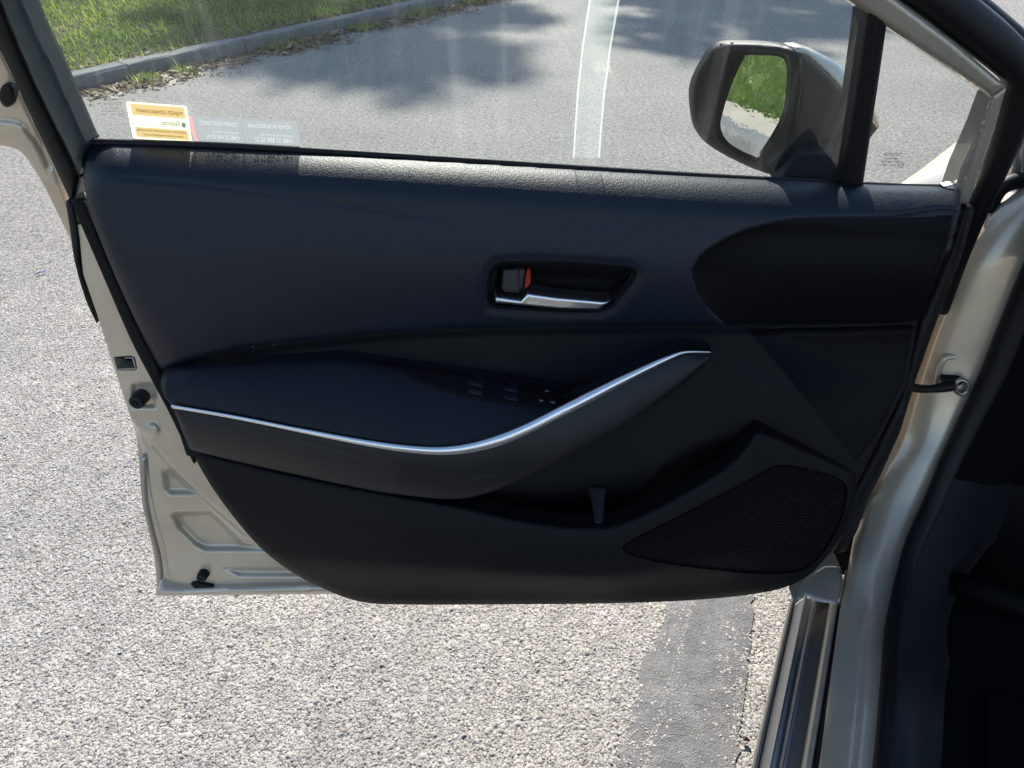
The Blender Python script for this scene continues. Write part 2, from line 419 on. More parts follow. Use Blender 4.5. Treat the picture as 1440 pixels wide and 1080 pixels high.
def mat_leafy(name, stops, trans=0.45, patchy=True):
    m, n, l, b = new_mat(name); n.remove(b); out = n['Material Output']
    g = n.new('ShaderNodeNewGeometry'); r = ramp(n, stops)
    col = None
    if patchy:
        nz = tex(n, l, 'Noise', g.outputs['Position'], 1.6, Detail=3.0)
        a = n.new('ShaderNodeMath'); a.operation = 'MULTIPLY_ADD'; l.new(g.outputs['Random Per Island'], a.inputs[0]); a.inputs[1].default_value = 0.55
        s = n.new('ShaderNodeMath'); s.operation = 'MULTIPLY_ADD'; l.new(nz.outputs[0], s.inputs[0]); s.inputs[1].default_value = 1.3; s.inputs[2].default_value = -0.42
        l.new(s.outputs[0], a.inputs[2]); l.new(a.outputs[0], r.inputs[0])
    else: l.new(g.outputs['Random Per Island'], r.inputs[0])
    d = n.new('ShaderNodeBsdfDiffuse'); t = n.new('ShaderNodeBsdfTranslucent'); l.new(r.outputs[0], d.inputs[0]); l.new(r.outputs[0], t.inputs[0])
    gl = n.new('ShaderNodeBsdfGlossy'); gl.inputs['Roughness'].default_value = 0.5; gl.inputs[0].default_value = (0.5, 0.5, 0.5, 1)
    x = n.new('ShaderNodeMixShader'); x.inputs[0].default_value = trans; l.new(d.outputs[0], x.inputs[1]); l.new(t.outputs[0], x.inputs[2])
    y = n.new('ShaderNodeMixShader'); y.inputs[0].default_value = 0.06; l.new(x.outputs[0], y.inputs[1]); l.new(gl.outputs[0], y.inputs[2])
    l.new(y.outputs[0], out.inputs[0])
    return m
M_CHIPS, M_ROAD, M_TAR = mat_chips(), mat_road(), mat_tar()
M_SOIL = mat_ground("verge_soil", (0.045, 0.036, 0.024), (0.11, 0.09, 0.06), 9, 0.02)
M_KERB = mat_ground("weathered_concrete", (0.11, 0.112, 0.115), (0.22, 0.22, 0.215), 7, 0.004)
M_PAVE = mat_ground("sandy_concrete_paving", (0.30, 0.265, 0.22), (0.44, 0.40, 0.345), 4, 0.004)
M_GRASS = mat_leafy("grass_blades", [(0.0, (0.07, 0.14, 0.024)), (0.32, (0.13, 0.225, 0.036)), (0.60, (0.24, 0.335, 0.055)), (0.82, (0.38, 0.41, 0.10)), (1.0, (0.48, 0.40, 0.18))], 0.58)
M_LITTER = mat_leafy("dry_leaf_litter", [(0.0, (0.06, 0.04, 0.02)), (0.4, (0.16, 0.11, 0.055)), (0.75, (0.30, 0.23, 0.13)), (1.0, (0.42, 0.37, 0.26))], 0.25, False)
M_LEAF = mat_leafy("tree_leaves", [(0.0, (0.035, 0.065, 0.012)), (1.0, (0.09, 0.14, 0.03))], 0.3, False)
M_BARK = mat_ground("bark", (0.05, 0.04, 0.03), (0.14, 0.11, 0.085), 20, 0.03)

# ------------------------------------------------------------------ ground, road, verge
KD = np.array([0.53, 0.848]); KD /= np.linalg.norm(KD); KN = np.array([-KD[1], KD[0]])   # along the kerb, and across it to the lawn
K0 = np.array([-2.55, 5.42])                                                            # foot of the kerb at its near end
def kp(a, b, z=0.0): q = K0 + KD * a + KN * b; return (q[0], q[1], z)
V, F = loft([[(x, y, 0) for x in np.linspace(-120, 120, 9)] for y in np.linspace(-120, 260, 9)])
tag(mk("road", V, F, M_ROAD, smooth=False), kind="structure")
TL = at_z(np.array([942, 922, 905, 884, 862, 838, 790]), np.array([845, 900, 950, 1010, 1080, 1160, 1400]), 0.0)
TR = at_z(np.array([1060, 1054, 1050, 1044, 1034, 1022, 990]), np.array([845, 900, 950, 1010, 1080, 1160, 1400]), 0.0)
TL = np.vstack([TL[0] + (TL[0] - TL[3]) * 4, TL]); TR = np.vstack([TR[0] + (TR[0] - TR[3]) * 4, TR])
cl, cr = resample(TL[:, :2], 0.012, False), None
tl = resample(TL[:, :2], 0.02, False); tr_ = np.stack([np.interp(np.linspace(0, 1, len(tl)), np.linspace(0, 1, len(TR)), TR[:, k]) for k in range(2)], -1)
tr_ = resample(TR[:, :2], 0.02, False); nn = min(len(tl), len(tr_))
tl = tl[np.linspace(0, len(tl)-1, 90).astype(int)]; tr_ = tr_[np.linspace(0, len(tr_)-1, 90).astype(int)]
j1, j2 = rng.normal(0, 0.005, (90, 2)), rng.normal(0, 0.003, (90, 2))
rows = []
for a, b in zip(tl + j1, tr_ + j2):
    rows.append([(*(a + (b - a) * t), 0.004 + 0.004 * sin(pi * t) ** 0.5 * (0 < t < 1)) for t in np.linspace(0, 1, 7)])
V, F = loft(rows)
tag(mk("road_joint_strip", V, F, M_TAR), kind="structure")
STRIP = np.vstack([tl, tr_[::-1]])

# lawn behind the kerb
ZL = 0.09
def lawn_z(b): return ZL - 0.015 + 0.10 * max(0, b - 0.3)
rows = [[kp(a, b, lawn_z(b)) for a in np.linspace(-2.3, 60, 40)] for b in (0.14, 0.3, 0.6, 1.2, 2.5, 5, 10, 25, 60)]
V, F = loft(rows)
tag(mk("lawn", V, F, M_SOIL), kind="structure")
kerb = None
def stone_mesh():
    L, wd, h = 0.985, 0.135, 0.10
    prof = [(0.0, -0.12), (0.0, 0.0), (0.006, h - 0.022), (0.012, h - 0.008), (0.026, h), (wd, h), (wd, -0.12)]
    xs = np.linspace(0, L, 6); V = []
    for x in xs:
        for b, z in prof:
            e = rng.normal(0, 0.0025, 3) if 0 < z < 0.2 else np.zeros(3)
            V.append((x + e[0] * 0.3, b + e[1], z + e[2]))
    n = len(prof); F = [(i*n+j, i*n+j+1, (i+1)*n+j+1, (i+1)*n+j) for i in range(5) for j in range(n-1)]
    F += [tuple(range(n)), tuple(5*n + j for j in range(n-1, -1, -1))]
    return V, F
def kerb_line(name, origin, d, nstone, first=0):
    d = np.array(d, float); d /= np.linalg.norm(d); nrm = np.array([-d[1], d[0]])
    ke = empty(name, (origin[0], origin[1], 0)); tag(ke, kind="structure")
    metas = []
    for q in range(3):
        V, F = stone_mesh(); V = np.array(V)
        me = bpy.data.meshes.new("kerb_stone"); me.from_pydata(V.tolist(), [], F); me.materials.append(M_KERB); me.update(); metas.append(me)
    ang = math.atan2(d[1], d[0])
    for i in range(nstone):
        o = bpy.data.objects.new("kerb_stone", metas[i % 3])
        p = np.array(origin) + d * (i + first)
        attach(o, ke, (p[0], p[1], random.uniform(-0.006, 0.004)))
        o.rotation_euler = (0, 0, ang + random.uniform(-0.006, 0.006))
    return ke
kerb_line("kerb", K0, KD, 28, -2)
# the grass bank, footpath edge and kerb to the left, seen in the door mirror
D2 = np.array([-0.66, 0.75]); D2 /= np.linalg.norm(D2); N2 = np.array([-D2[1], D2[0]]); S0 = np.array([-3.12, 1.81])
def sp2(a, b, z=0.0): q = S0 + D2 * a + N2 * b; return (q[0], q[1], z)
kerb_line("side_kerb", S0, D2, 9, -3)
V, F = loft([[sp2(a, b, z) for a in np.linspace(-3, 6, 10)] for b, z in ((0.12, 0.088), (0.3, 0.090), (0.50, 0.092))])
tag(mk("footpath", V, F, M_PAVE), kind="structure")
V, F = loft([[sp2(a, b, 0.085 + 0.14 * max(0, b - 0.42)) for a in np.linspace(-3, 6, 10)] for b in (0.42, 0.8, 1.5, 3, 6, 12)])
tag(mk("side_lawn", V, F, M_SOIL), kind="structure")

# ------------------------------------------------------------------ the car and its door
car = tag(empty("car", (0.75, 0.6, 0)), "champagne beige car with its driver's door standing wide open", "car")

# painted inner shell of the door, left of and below the trim
shell_out = [(109, 316), (112, 334), (117, 385), (136, 440), (153, 492), (164, 528), (186, 592), (193, 620), (196, 655), (198, 690), (206, 730), (214, 765),
             (219, 800), (221, 834), (300, 832), (400, 831), (480, 830), (620, 815), (1090, 800), (1180, 720), (1290, 500), (1340, 300), (1340, 290), (700, 256), (300, 240), (165, 318)]
SH1 = np.array([(226, 660), (238, 656), (283, 692), (276, 697), (238, 697), (231, 690)], float)
SH2 = np.array([(238, 722), (246, 717), (298, 717), (345, 762), (420, 776), (288, 776), (272, 768), (250, 746)], float)
SH3 = np.array([(312, 800), (318, 795), (480, 797), (480, 812), (335, 812)], float)
SHOULDER = np.array([(190, 592), (240, 652), (292, 702), (345, 748), (480, 800), (480, 900), (150, 900), (150, 600)], float)
EDGE = curve([(153, 500), (193, 600), (206, 640), (212, 690), (222, 735), (232, 770), (238, 800), (262, 822), (480, 824)])
def w_shell(x, y):
    w = 0.004 - 0.07 * sstep(x, 470, 620)
    ins = inside(x, y, SHOULDER); w = w - 0.010 * sstep(np.where(ins, dist(x, y, SHOULDER), 0), 0, 7)
    for P, d in ((SH1, 0.010), (SH2, 0.012), (SH3, 0.009)):
        i = inside(x, y, P); w = w - d * sstep(np.where(i, dist(x, y, P), 0), 0, 9)
    lowleft = (y > 590) & (x < 500)
    pe = np.vstack([EDGE, [(900, 824), (900, 300), (153, 300)]])
    out = ~inside(x, y, pe) & lowleft
    w = w - 0.018 * sstep(np.where(out, dist(x, y, EDGE, False), 0), 0, 6)
    # dished seats round the stop buffer and the small round blister
    w = w + 0.006 * (1 - sstep(np.hypot(x - 214, y - 605), 7, 11)) - 0.006 * (1 - sstep(np.maximum(abs(x - 203), abs(y - 556)), 12, 19))
    return w
LATCH = np.array([(160, 502), (185, 500), (190, 503), (193, 518), (190, 521), (165, 521)], float)
door = patch("door", np.array(shell_out, float), w_shell, M_PAINT, car, s=3.2, back=0.03, holes=[LATCH])

# upper trim pad --------------------------------------------------
top_edge = [(116, 222), (121, 208), (135, 199), (160, 198), (300, 205), (480, 215), (720, 231), (960, 247), (1190, 260), (1335, 265), (1347, 272)]
seam_up = [(1288, 453), (1160, 457), (1030, 459), (900, 459), (700, 461), (560, 467), (440, 478), (330, 492), (225, 519)]
pad_out = np.vstack([curve(top_edge, 6), curve([(1347, 272), (1350, 290), (1335, 340), (1310, 400), (1288, 453)], 5)[1:], curve(seam_up, 6)[1:],
                     curve([(225, 519), (190, 450), (150, 360), (122, 282), (116, 222)], 6)[1:-1]])
REC = curve([(972, 388), (982, 362), (1010, 340), (1050, 322), (1118, 306), (1240, 303), (1352, 296), (1420, 380), (1360, 520), (1100, 520), (1022, 462), (988, 425)], 6, True)
FI = np.linspace(0, pi / 2, 60); RA, RB = 0.052, 0.045
S_T, W_T = 1200 * (RA * np.sin(FI) * 0.34 + RB * (1 - np.cos(FI)) * 0.94), RA * np.sin(FI)
def w_pad(x, y):
    yt = lerp_on(x, [(116, 215), (121, 204), (160, 198), (300, 205), (480, 215), (720, 231), (960, 247), (1190, 260), (1350, 266)])
    s = y - yt
    w = np.interp(s, S_T, W_T)
    yb = lerp_on(x, sorted(seam_up)); t = np.clip((s - S_T[-1]) / (yb - yt - S_T[-1]), 0, 1)
    w = w + 0.010 * np.sin(t * pi) - 0.022 * t ** 2
    # smooth scooped area at the front corner
    i = inside(x, y, REC); d = np.where(i, dist(x, y, REC), 0)
    w = w - 0.0035 * sstep(d, 0, 5) - 0.016 * (1 - np.exp(-d / 32))
    g = dist(x, y, CREASE, False); w = w - 0.0014 * np.exp(-(g / 2.4) ** 2) * sstep(-x, -700, -560)
    # slight dish round the handle
    w = w - 0.004 * (1 - sstep(dist(x, y, BEZ_O) * np.where(inside(x, y, BEZ_O), 0, 1), 0, 12))
    # left edge rolls away
    le = dist(x, y, np.array([(225, 519), (190, 450), (150, 360), (122, 282), (116, 222)], float), False)
    return w - 0.020 * (1 - np.sqrt(np.clip(1 - (1 - np.clip(le / 34, 0, 1)) ** 2, 0, 1)))
CREASE = curve([(170, 250), (300, 262), (480, 287), (600, 306), (700, 326)], 8)
BEZ_O = curve([(683, 412), (687, 384), (696, 372), (716, 367), (800, 368), (876, 374), (893, 379), (895, 390), (876, 416), (852, 437), (800, 439), (700, 434), (688, 428)], 5, True)
BEZ_I = curve([(692, 411), (698, 384), (703, 375), (720, 373), (800, 374), (868, 379), (885, 383), (884, 392), (866, 416), (847, 435), (800, 437), (706, 431), (694, 426)], 5, True)
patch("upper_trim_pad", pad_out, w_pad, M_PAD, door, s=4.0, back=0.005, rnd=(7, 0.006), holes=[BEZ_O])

M_HARD = plastic("hard_black_trim", (0.0026, 0.0032, 0.0045), 0.55, 0.00025, 1300, 0.14)
FRONT_UP = np.vstack([curve([(1019, 456), (988, 425), (972, 388), (982, 362), (1010, 340), (1050, 323), (1118, 309), (1240, 306), (1342, 301)], 6), curve([(1330, 348), (1308, 402), (1285, 450), (1160, 454.5), (1019, 456)], 5)[:-1]])
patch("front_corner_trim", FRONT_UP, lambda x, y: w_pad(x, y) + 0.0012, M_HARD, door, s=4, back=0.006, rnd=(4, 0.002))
# release handle --------------------------------------------------
def w_bez(x, y): return w_pad(x, y) - 0.002 - 0.008 * sstep(dist(x, y, BEZ_O), 1, 8)
patch("handle_bezel", BEZ_O, w_bez, M_PLASTIC, door, s=2.2, back=0.03, holes=[BEZ_I])
def w_cup(x, y): return 0.034 - 0.024 * sstep(dist(x, y, BEZ_I), 0, 16)
patch("handle_cup", BEZ_I * [1, 1], w_cup, M_BLACK, door, s=3, back=0.02)
lev = np.array([(695, 411), (733, 416.5), (742, 406.5), (780, 412), (830, 417), (858, 418), (861, 421), (842, 436), (790, 435), (697, 426)], float)
def w_lev(x, y):
    topl = lerp_on(x, [(695, 411), (733, 416.5), (742, 406.5), (780, 412), (861, 419)])
    return 0.044 - 0.010 * sstep(x, 790, 870) + 0.008 * sstep(y - topl, 0, 9) - 0.0012 * sstep(y - topl, 9, 20)
patch("handle_lever", lev, w_lev, M_CHROME, door, s=1.6, back=0.014, rnd=(3.5, 0.003))
btn = np.array([(708, 379), (736, 377), (739, 380), (736, 404), (730, 412), (708, 410), (705, 404)], float)
patch("lock_button", btn, lambda x, y: 0.049 - 0.004 * sstep(x, 728, 732) + 0 * y, M_GREYBTN, door, s=1.8, back=0.02, rnd=(4, 0.003))
patch("lock_marker", np.array([(741, 380), (745.5, 379), (746.5, 394), (745, 400), (738, 406), (739, 394)], float), lambda x, y: 0.046 - 0.0008 * (x - 738), M_RED, door, s=1.6, back=0.01)

# middle card -----------------------------------------------------
chrome_c = curve([(242, 571), (330, 586), (430, 606), (520, 623), (590, 632), (640, 632), (690, 622), (740, 603), (800, 573), (860, 542), (910, 517), (945, 501), (965, 495), (1002, 495)], 8)
low_c = curve([(1002, 498), (996, 508), (960, 541), (905, 582), (860, 609), (810, 634), (760, 660), (720, 680), (690, 692), (650, 701), (600, 700), (520, 689), (420, 668), (330, 648), (267, 632)], 8)
def w_chrome(x): return lerp_on(x, [(240, 0.060), (330, 0.082), (430, 0.102), (560, 0.120), (700, 0.124), (800, 0.116), (880, 0.098), (950, 0.074), (1002, 0.052)])
card_out = np.array([(222, 512), (330, 484), (440, 470), (560, 460), (700, 454), (900, 452), (1030, 453), (1160, 452), (1291, 449), (1275, 540), (1240, 610), (1205, 680), (1150, 740), (1060, 780), (800, 790), (600, 740), (262, 640)], float)
FACET = np.array([(1046, 459), (1120, 545), (1206, 655), (1300, 700), (1400, 460), (1300, 440), (1046, 440)], float)
SCOOP = curve([(918, 672), (924, 658), (940, 645), (985, 622), (1030, 609), (1064, 604), (1100, 700), (1000, 790), (860, 790), (880, 730)], 6, True)
def w_card(x, y):
    yt = lerp_on(x, sorted(seam_up))
    w = 0.016 + 0.016 * sstep(y - yt, 0, 130) - 0.012 * (1 - sstep(y - yt, 0, 14))
    w = w + 0.012 * sstep(x, 760, 960) * sstep(y, 455, 600)
    i = inside(x, y, FACET); d = np.where(i, dist(x, y, FACET), 0); w = w - 0.002 * sstep(d, 0, 5) - 0.028 * (1 - np.exp(-d / 60))
    i = inside(x, y, SCOOP); d = np.where(i, dist(x, y, SCOOP), 0); w = w - 0.030 * sstep(d, 0, 12)
    w = w - 0.035 * sstep(y - lerp_on(x, [(240, 640), (560, 690), (700, 690), (930, 650), (1060, 600), (1200, 650)]), 0, 60) * (1 - sstep(x, 1040, 1090))
    return w
patch("door_card", card_out, w_card, M_CARD, door, s=4.5, back=0.01)

FRONT_LO = np.array([(1050, 462), (1085, 503), (1120, 545), (1204, 651), (1236, 608), (1270, 540), (1286, 456)], float)
patch("lower_corner_trim", FRONT_LO, lambda x, y: w_card(x, y) + 0.0015, M_HARD, door, s=4, back=0.006, rnd=(4, 0.002))
# armrest shelf, switch panel, grab handle --------------------------
rear_c = curve([(836, 555), (760, 542), (640, 524), (560, 513), (490, 502), (420, 503), (330, 508), (262, 513), (232, 522), (226, 540), (232, 560)], 6)
shelf_out = np.vstack([chrome_c[chrome_c[:, 0] < 836], rear_c])
def shelf_w(x, y):
    yr = lerp_on(x, [(226, 535), (232, 522), (262, 513), (330, 508), (420, 503), (490, 502), (560, 513), (640, 524), (760, 542), (836, 555)])
    yc = np.interp(x, chrome_c[:, 0], chrome_c[:, 1])
    t = np.clip((y - yr) / np.maximum(yc - yr, 4), 0, 1)
    wr = lerp_on(x, [(226, 0.030), (400, 0.034), (560, 0.040), (836, 0.052)])
    return wr + (w_chrome(x) - wr) * (t ** 0.85) + 0.004 * np.sin(pi * t)
patch("armrest_pad", shelf_out, shelf_w, M_ARM, door, s=4, back=0.03, rnd=(8, 0.006))
sw_out = np.vstack([curve([(545, 511), (640, 525), (760, 543), (832, 556)], 6), curve([(832, 556), (812, 566), (786, 578)], 4)[1:], curve([(786, 578), (730, 570), (660, 559), (610, 545), (570, 527), (545, 511)], 6)[1:-1]])
patch("switch_panel", sw_out, lambda x, y: shelf_w(x, y) + 0.0025, M_BLACK, door, s=3, back=0.006, rnd=(3, 0.0015))
def quad(x0, y0, x1, y1, sk=0.16): return np.array([(x0, y0), (x1, y0 + (x1 - x0) * sk), (x1, y1 + (x1 - x0) * sk), (x0, y1)], float)
for i, (x0, y0, x1, y1) in enumerate([(657, 531, 679, 541), (657, 543, 679, 553), (707, 539, 729, 549), (707, 551, 729, 561)]):
    patch("window_switch", quad(x0, y0, x1, y1), lambda x, y, a=x0, b=x1: shelf_w(x, y) + 0.0035 + 0.0035 * sstep(x, a + 4, b), M_ARM, door, s=2.2, back=0.01, rnd=(2.5, 0.002))
for x0, y0, x1, y1 in [(755, 544, 783, 553), (754, 557, 768, 567), (770, 560, 785, 569)]:
    patch("lock_switch", quad(x0, y0, x1, y1), lambda x, y: shelf_w(x, y) + 0.005, M_PLASTIC, door, s=2, back=0.006, rnd=(2, 0.001))
    cx, cy = (x0 + x1) / 2, (y0 + y1) / 2 + 1.5
    gl = np.array([(cx - 3, cy - 1.2), (cx + 3, cy - 0.8), (cx + 3, cy + 0.8), (cx - 1, cy + 1.4), (cx - 3, cy + 0.4)], float)
    patch("switch_symbol", gl, lambda x, y: shelf_w(x, y) + 0.0062, M_WHITEPRINT, door, s=1.2, back=0.0006)
t = np.linspace(0, 2 * pi, 24, endpoint=False)
dial = np.stack([810 + 13 * np.cos(t), 553 + 8 * np.sin(t)], -1)
patch("mirror_dial", dial, lambda x, y: shelf_w(x, y) + 0.010 + 0 * x, M_PLASTIC, door, s=2, back=0.012, rnd=(3, 0.002))
arc = np.stack([810 + 9 * np.cos(np.linspace(0.3, 3.3, 14)), 552 + 5 * np.sin(np.linspace(0.3, 3.3, 14))], -1)
patch("dial_mark", np.vstack([arc, (arc - [810, 552])[::-1] * 0.72 + [810, 552]]), lambda x, y: shelf_w(x, y) + 0.0112, M_WHITEPRINT, door, s=1.2, back=0.0005)

face_out = np.vstack([chrome_c, low_c])
def face_w(x, y):
    yc = np.interp(x, chrome_c[:, 0], chrome_c[:, 1]); yl = np.interp(x, low_c[::-1, 0], low_c[::-1, 1])
    t = np.clip((y - yc) / np.maximum(yl - yc, 5), 0, 1)
    g = dist(x, y, SEAM_A, False)
    return w_chrome(x) + 0.004 * np.sin(pi * t * 0.9) - 0.016 * t ** 2 * sstep(-x, -800, -620) + 0.012 * t * sstep(x, 700, 840) - 0.0022 * np.exp(-(g / 2.0) ** 2)
SEAM_A = curve([(262, 583), (330, 598), (420, 618), (500, 640), (560, 661), (610, 671), (650, 672), (700, 664)], 6)
patch("armrest_face", face_out, face_w, M_ARMFACE, door, s=3.6, back=0.026, rnd=(7, 0.006))
# satin chrome strip along the armrest edge
cx = resample(chrome_c, 5, False)
wd = lerp_on(cx[:, 0], [(240, 0.0028), (400, 0.0034), (600, 0.0058), (700, 0.0082), (820, 0.0080), (920, 0.0052), (965, 0.0024), (1002, 0.0014)])
Pc = door_pt(cx[:, 0], cx[:, 1] + 0.5, w_chrome(cx[:, 0]) + 0.001)
V, F = tube(Pc, wd, 10, True, 0.75)
mk("trim_strip", V, F, M_CHROME, door)

# lower panel with map pocket and loudspeaker ----------------------
low_top = curve([(268, 630), (340, 648), (440, 671), (560, 694), (640, 708), (720, 726), (790, 737), (850, 738), (890, 726), (940, 702), (990, 674), (1030, 646), (1050, 622), (1062, 606), (1072, 605), (1110, 620), (1160, 642), (1206, 662)], 6)
low_rest = curve([(1206, 662), (1200, 715), (1178, 762), (1152, 795), (1128, 815), (1085, 831), (1000, 842), (880, 848), (700, 850), (560, 850), (512, 847), (474, 836), (416, 808), (364, 768), (314, 708), (284, 662), (268, 630)], 6)
low_out = np.vstack([low_top, low_rest[1:-1]])
SPK = curve([(876, 772), (884, 761), (960, 722), (1060, 670), (1085, 656), (1110, 654), (1150, 662), (1182, 674), (1192, 690), (1184, 730), (1165, 768), (1140, 796), (1110, 806), (1050, 806), (950, 795), (890, 782)], 5, True)
def w_low(x, y):
    yt = np.interp(x, low_top[:, 0], low_top[:, 1]); t = np.clip((y - yt) / np.maximum(848 - yt, 20), 0, 1)
    b = lerp_on(x, [(268, 0.030), (400, 0.055), (560, 0.080), (750, 0.098), (900, 0.100), (1060, 0.074), (1206, 0.046)])
    return b + 0.010 * np.sin(pi * np.clip(t * 1.2, 0, 1)) - 0.030 * sstep(t, 0.62, 1.0)
patch("pocket_panel", low_out, w_low, M_PLASTIC, door, s=4.2, back=0.022, rnd=(10, 0.008), holes=[SPK])
# perforated loudspeaker grille
def w_spk(x, y): return w_low(x, y) - 0.003 + 0.004 * sstep(dist(x, y, SPK), 0, 40)
Vg, Fg = [], []; sp = 4.4; ang = radians(-9)
c_, s_ = cos(ang), sin(ang)
GX, GY = np.meshgrid(np.arange(-75, 75), np.arange(-75, 75))
U = (GX + 0.5 * (GY % 2)) * sp; Vv = GY * sp * 0.87
PX, PY = 1040 + U * c_ - Vv * s_, 735 + U * s_ + Vv * c_
mk_ = inside(PX, PY, SPK)
dd = dist(PX, PY, SPK); mk_ &= dd > 2.2
for px, py in zip(PX[mk_], PY[mk_]):
    h = np.array([(px + sp * 0.577 * cos(a + ang + pi/6), py + sp * 0.577 * sin(a + ang + pi/6)) for a in np.arange(6) * pi / 3])
    hi = (h - [px, py]) * 0.52 + [px, py]
    o = len(Vg); w0 = w_spk(np.array([px]), np.array([py]))[0]
    Vg += list(door_pt(h[:, 0], h[:, 1], w_spk(h[:, 0], h[:, 1]) - 0.0006)) + list(door_pt(hi[:, 0], hi[:, 1], w_spk(hi[:, 0], hi[:, 1]))) + list(door_pt(hi[:, 0], hi[:, 1], w_spk(hi[:, 0], hi[:, 1]) - 0.005))
    for j in range(6):
        k = (j + 1) % 6
        Fg += [(o+j, o+6+j, o+6+k, o+k), (o+6+j, o+12+j, o+12+k, o+6+k)]
    Fg.append(tuple(o + 12 + j for j in range(5, -1, -1)))
mk("speaker_grille", Vg, Fg, M_PLASTIC, door, smooth=False)
patch("speaker_backing", SPK, lambda x, y: w_low(x, y) - 0.004 - 0.006 * sstep(dist(x, y, SPK), 0, 8), M_BLACK, door, s=8, back=0.02)
rib = np.array([(826, 686), (832, 683), (848, 683), (853, 687), (850, 705), (849, 738), (836, 738), (832, 705)], float)
patch("pocket_rib", rib, lambda x, y: 0.035 + 0.001 * (y - 683), M_GREYBTN, door, s=3, back=0.02, rnd=(3, 0.003))
pf = [[door_pt(x, 752 - 8 * abs(x - 800) / 160, w) for w in (0.0, 0.05, 0.085)] for x in np.linspace(640, 1040, 9)]
V, F = loft(pf); mk("pocket_floor", V, F, M_BLACK, door)

# window: glass, sash, divider, quarter frame -------------------------
Gp = glass_pt
gl_main = np.array([(-120, -440), (560, -440), (1000, -150), (1216, -6), (1205, 110), (1182, 272), (960, 256), (700, 240), (480, 224), (118, 204), (75, 100), (28, -10)], float)
patch("window_glass", keep_corners(gl_main, 60), lambda x, y: -0.002 + 0 * x, M_GLASS, door, s=60, back=0.004, pt=Gp, rim=False)
gl_q = np.array([(1246, 22), (1400, 128), (1345, 276), (1205, 274)], float)
patch("quarter_glass", keep_corners(gl_q, 40), lambda x, y: -0.004 + 0 * x, M_QGLASS, door, s=40, pt=Gp, rim=False)
def along(pts, w, n=6): q = curve(pts, n); return Gp(q[:, 0], q[:, 1], np.interp(np.arange(len(q)) / (len(q) - 1), np.linspace(0, 1, len(np.atleast_1d(w))), np.atleast_1d(w)) if np.ndim(w) else w)
sash_in = [(-124, -440), (-50, -225), (30, -2), (76, 98), (119, 195), (124, 200)]
sash_mid = [(-160, -440), (-85, -225), (2, 0), (52, 120), (108, 236), (112, 262), (104, 282)]
sash_out = [(-215, -440), (-130, -225), (-42, 0), (0, 70), (50, 178), (101, 286)]
a, b = curve(sash_in, 8), curve(sash_mid, 8)
sash = np.vstack([a, [(118, 206), (114, 240)], b[::-1]])
patch("window_sash", sash, lambda x, y: 0.028 + 0 * x, M_SASH, door, s=7, back=0.03, pt=Gp, rnd=(9, 0.006))
c = curve(sash_out, 8)
patch("sash_seal", np.vstack([b, c[::-1]]), lambda x, y: 0.018 + 0 * x, M_RUBBER, door, s=6, back=0.03, pt=Gp, rnd=(12, 0.012))
# painted rear flange behind the sash, and its rubber
fl_in = curve([(-190, -440), (-110, -225), (-42, 0), (2, 72), (50, 178), (98, 286), (113, 330), (118, 372)], 6)
fl_out = curve([(118, 376), (92, 322), (60, 258), (34, 218), (18, 208), (-10, 202), (-60, 190), (-130, 60), (-190, -120), (-290, -440)], 6)
FLN = curve([(-60, 168), (20, 169), (46, 192), (70, 235)], 6)
patch("rear_flange", np.vstack([fl_in, fl_out]), lambda x, y: -0.020 - 0.008 * sstep(-dist(x, y, FLN, False) , -5, 0) + 0 * x, M_PAINT, door, s=4.5, back=0.02, pt=Gp, rnd=(5, 0.004))
patch("flange_seal", np.vstack([curve([(96, 280), (104, 287), (112, 330), (116, 385), (136, 455)], 6), curve([(136, 455), (120, 420), (105, 368), (98, 320), (92, 284)], 6)]), lambda x, y: 0.008 + 0 * x, M_RUBBER, door, s=4, back=0.03, rnd=(5, 0.006))
patch("trim_edge", np.vstack([curve([(100, 284), (117, 284), (126, 300), (152, 365), (192, 455), (224, 520), (236, 560), (262, 626), (276, 652)], 6), curve([(272, 652), (240, 585), (219, 545), (185, 480), (150, 400), (122, 335)], 6)]), lambda x, y: 0.012 + 0 * x, M_PLASTIC, door, s=4, back=0.012, rnd=(4, 0.003))
patch("flange_plug", np.stack([10 + 11 * np.cos(t), 134 + 17 * np.sin(t)], -1), lambda x, y: -0.010 + 0 * x, M_RUBBER, door, s=3, back=0.012, pt=Gp, rnd=(5, 0.004))
# divider bar
div = np.vstack([curve([(1222, -20), (1216, 30), (1206, 100), (1192, 190), (1180, 268)], 5), curve([(1212, 270), (1224, 190), (1236, 110), (1246, 40), (1252, -5)], 5)])
patch("window_divider", div, lambda x, y: 0.018 + 0 * x, M_RUBBER, door, s=4, back=0.036, pt=Gp, rnd=(7, 0.008))
dl = np.array([(1228, -5), (1222, 60), (1212, 130), (1199, 215), (1190, 264)], float)
patch("divider_channel", np.vstack([dl + [3, 0], (dl + [9, 0])[::-1]]), lambda x, y: 0.0195 + 0 * x, M_RUBBER, door, s=3, back=0.004, pt=Gp, rnd=(3, 0.002))
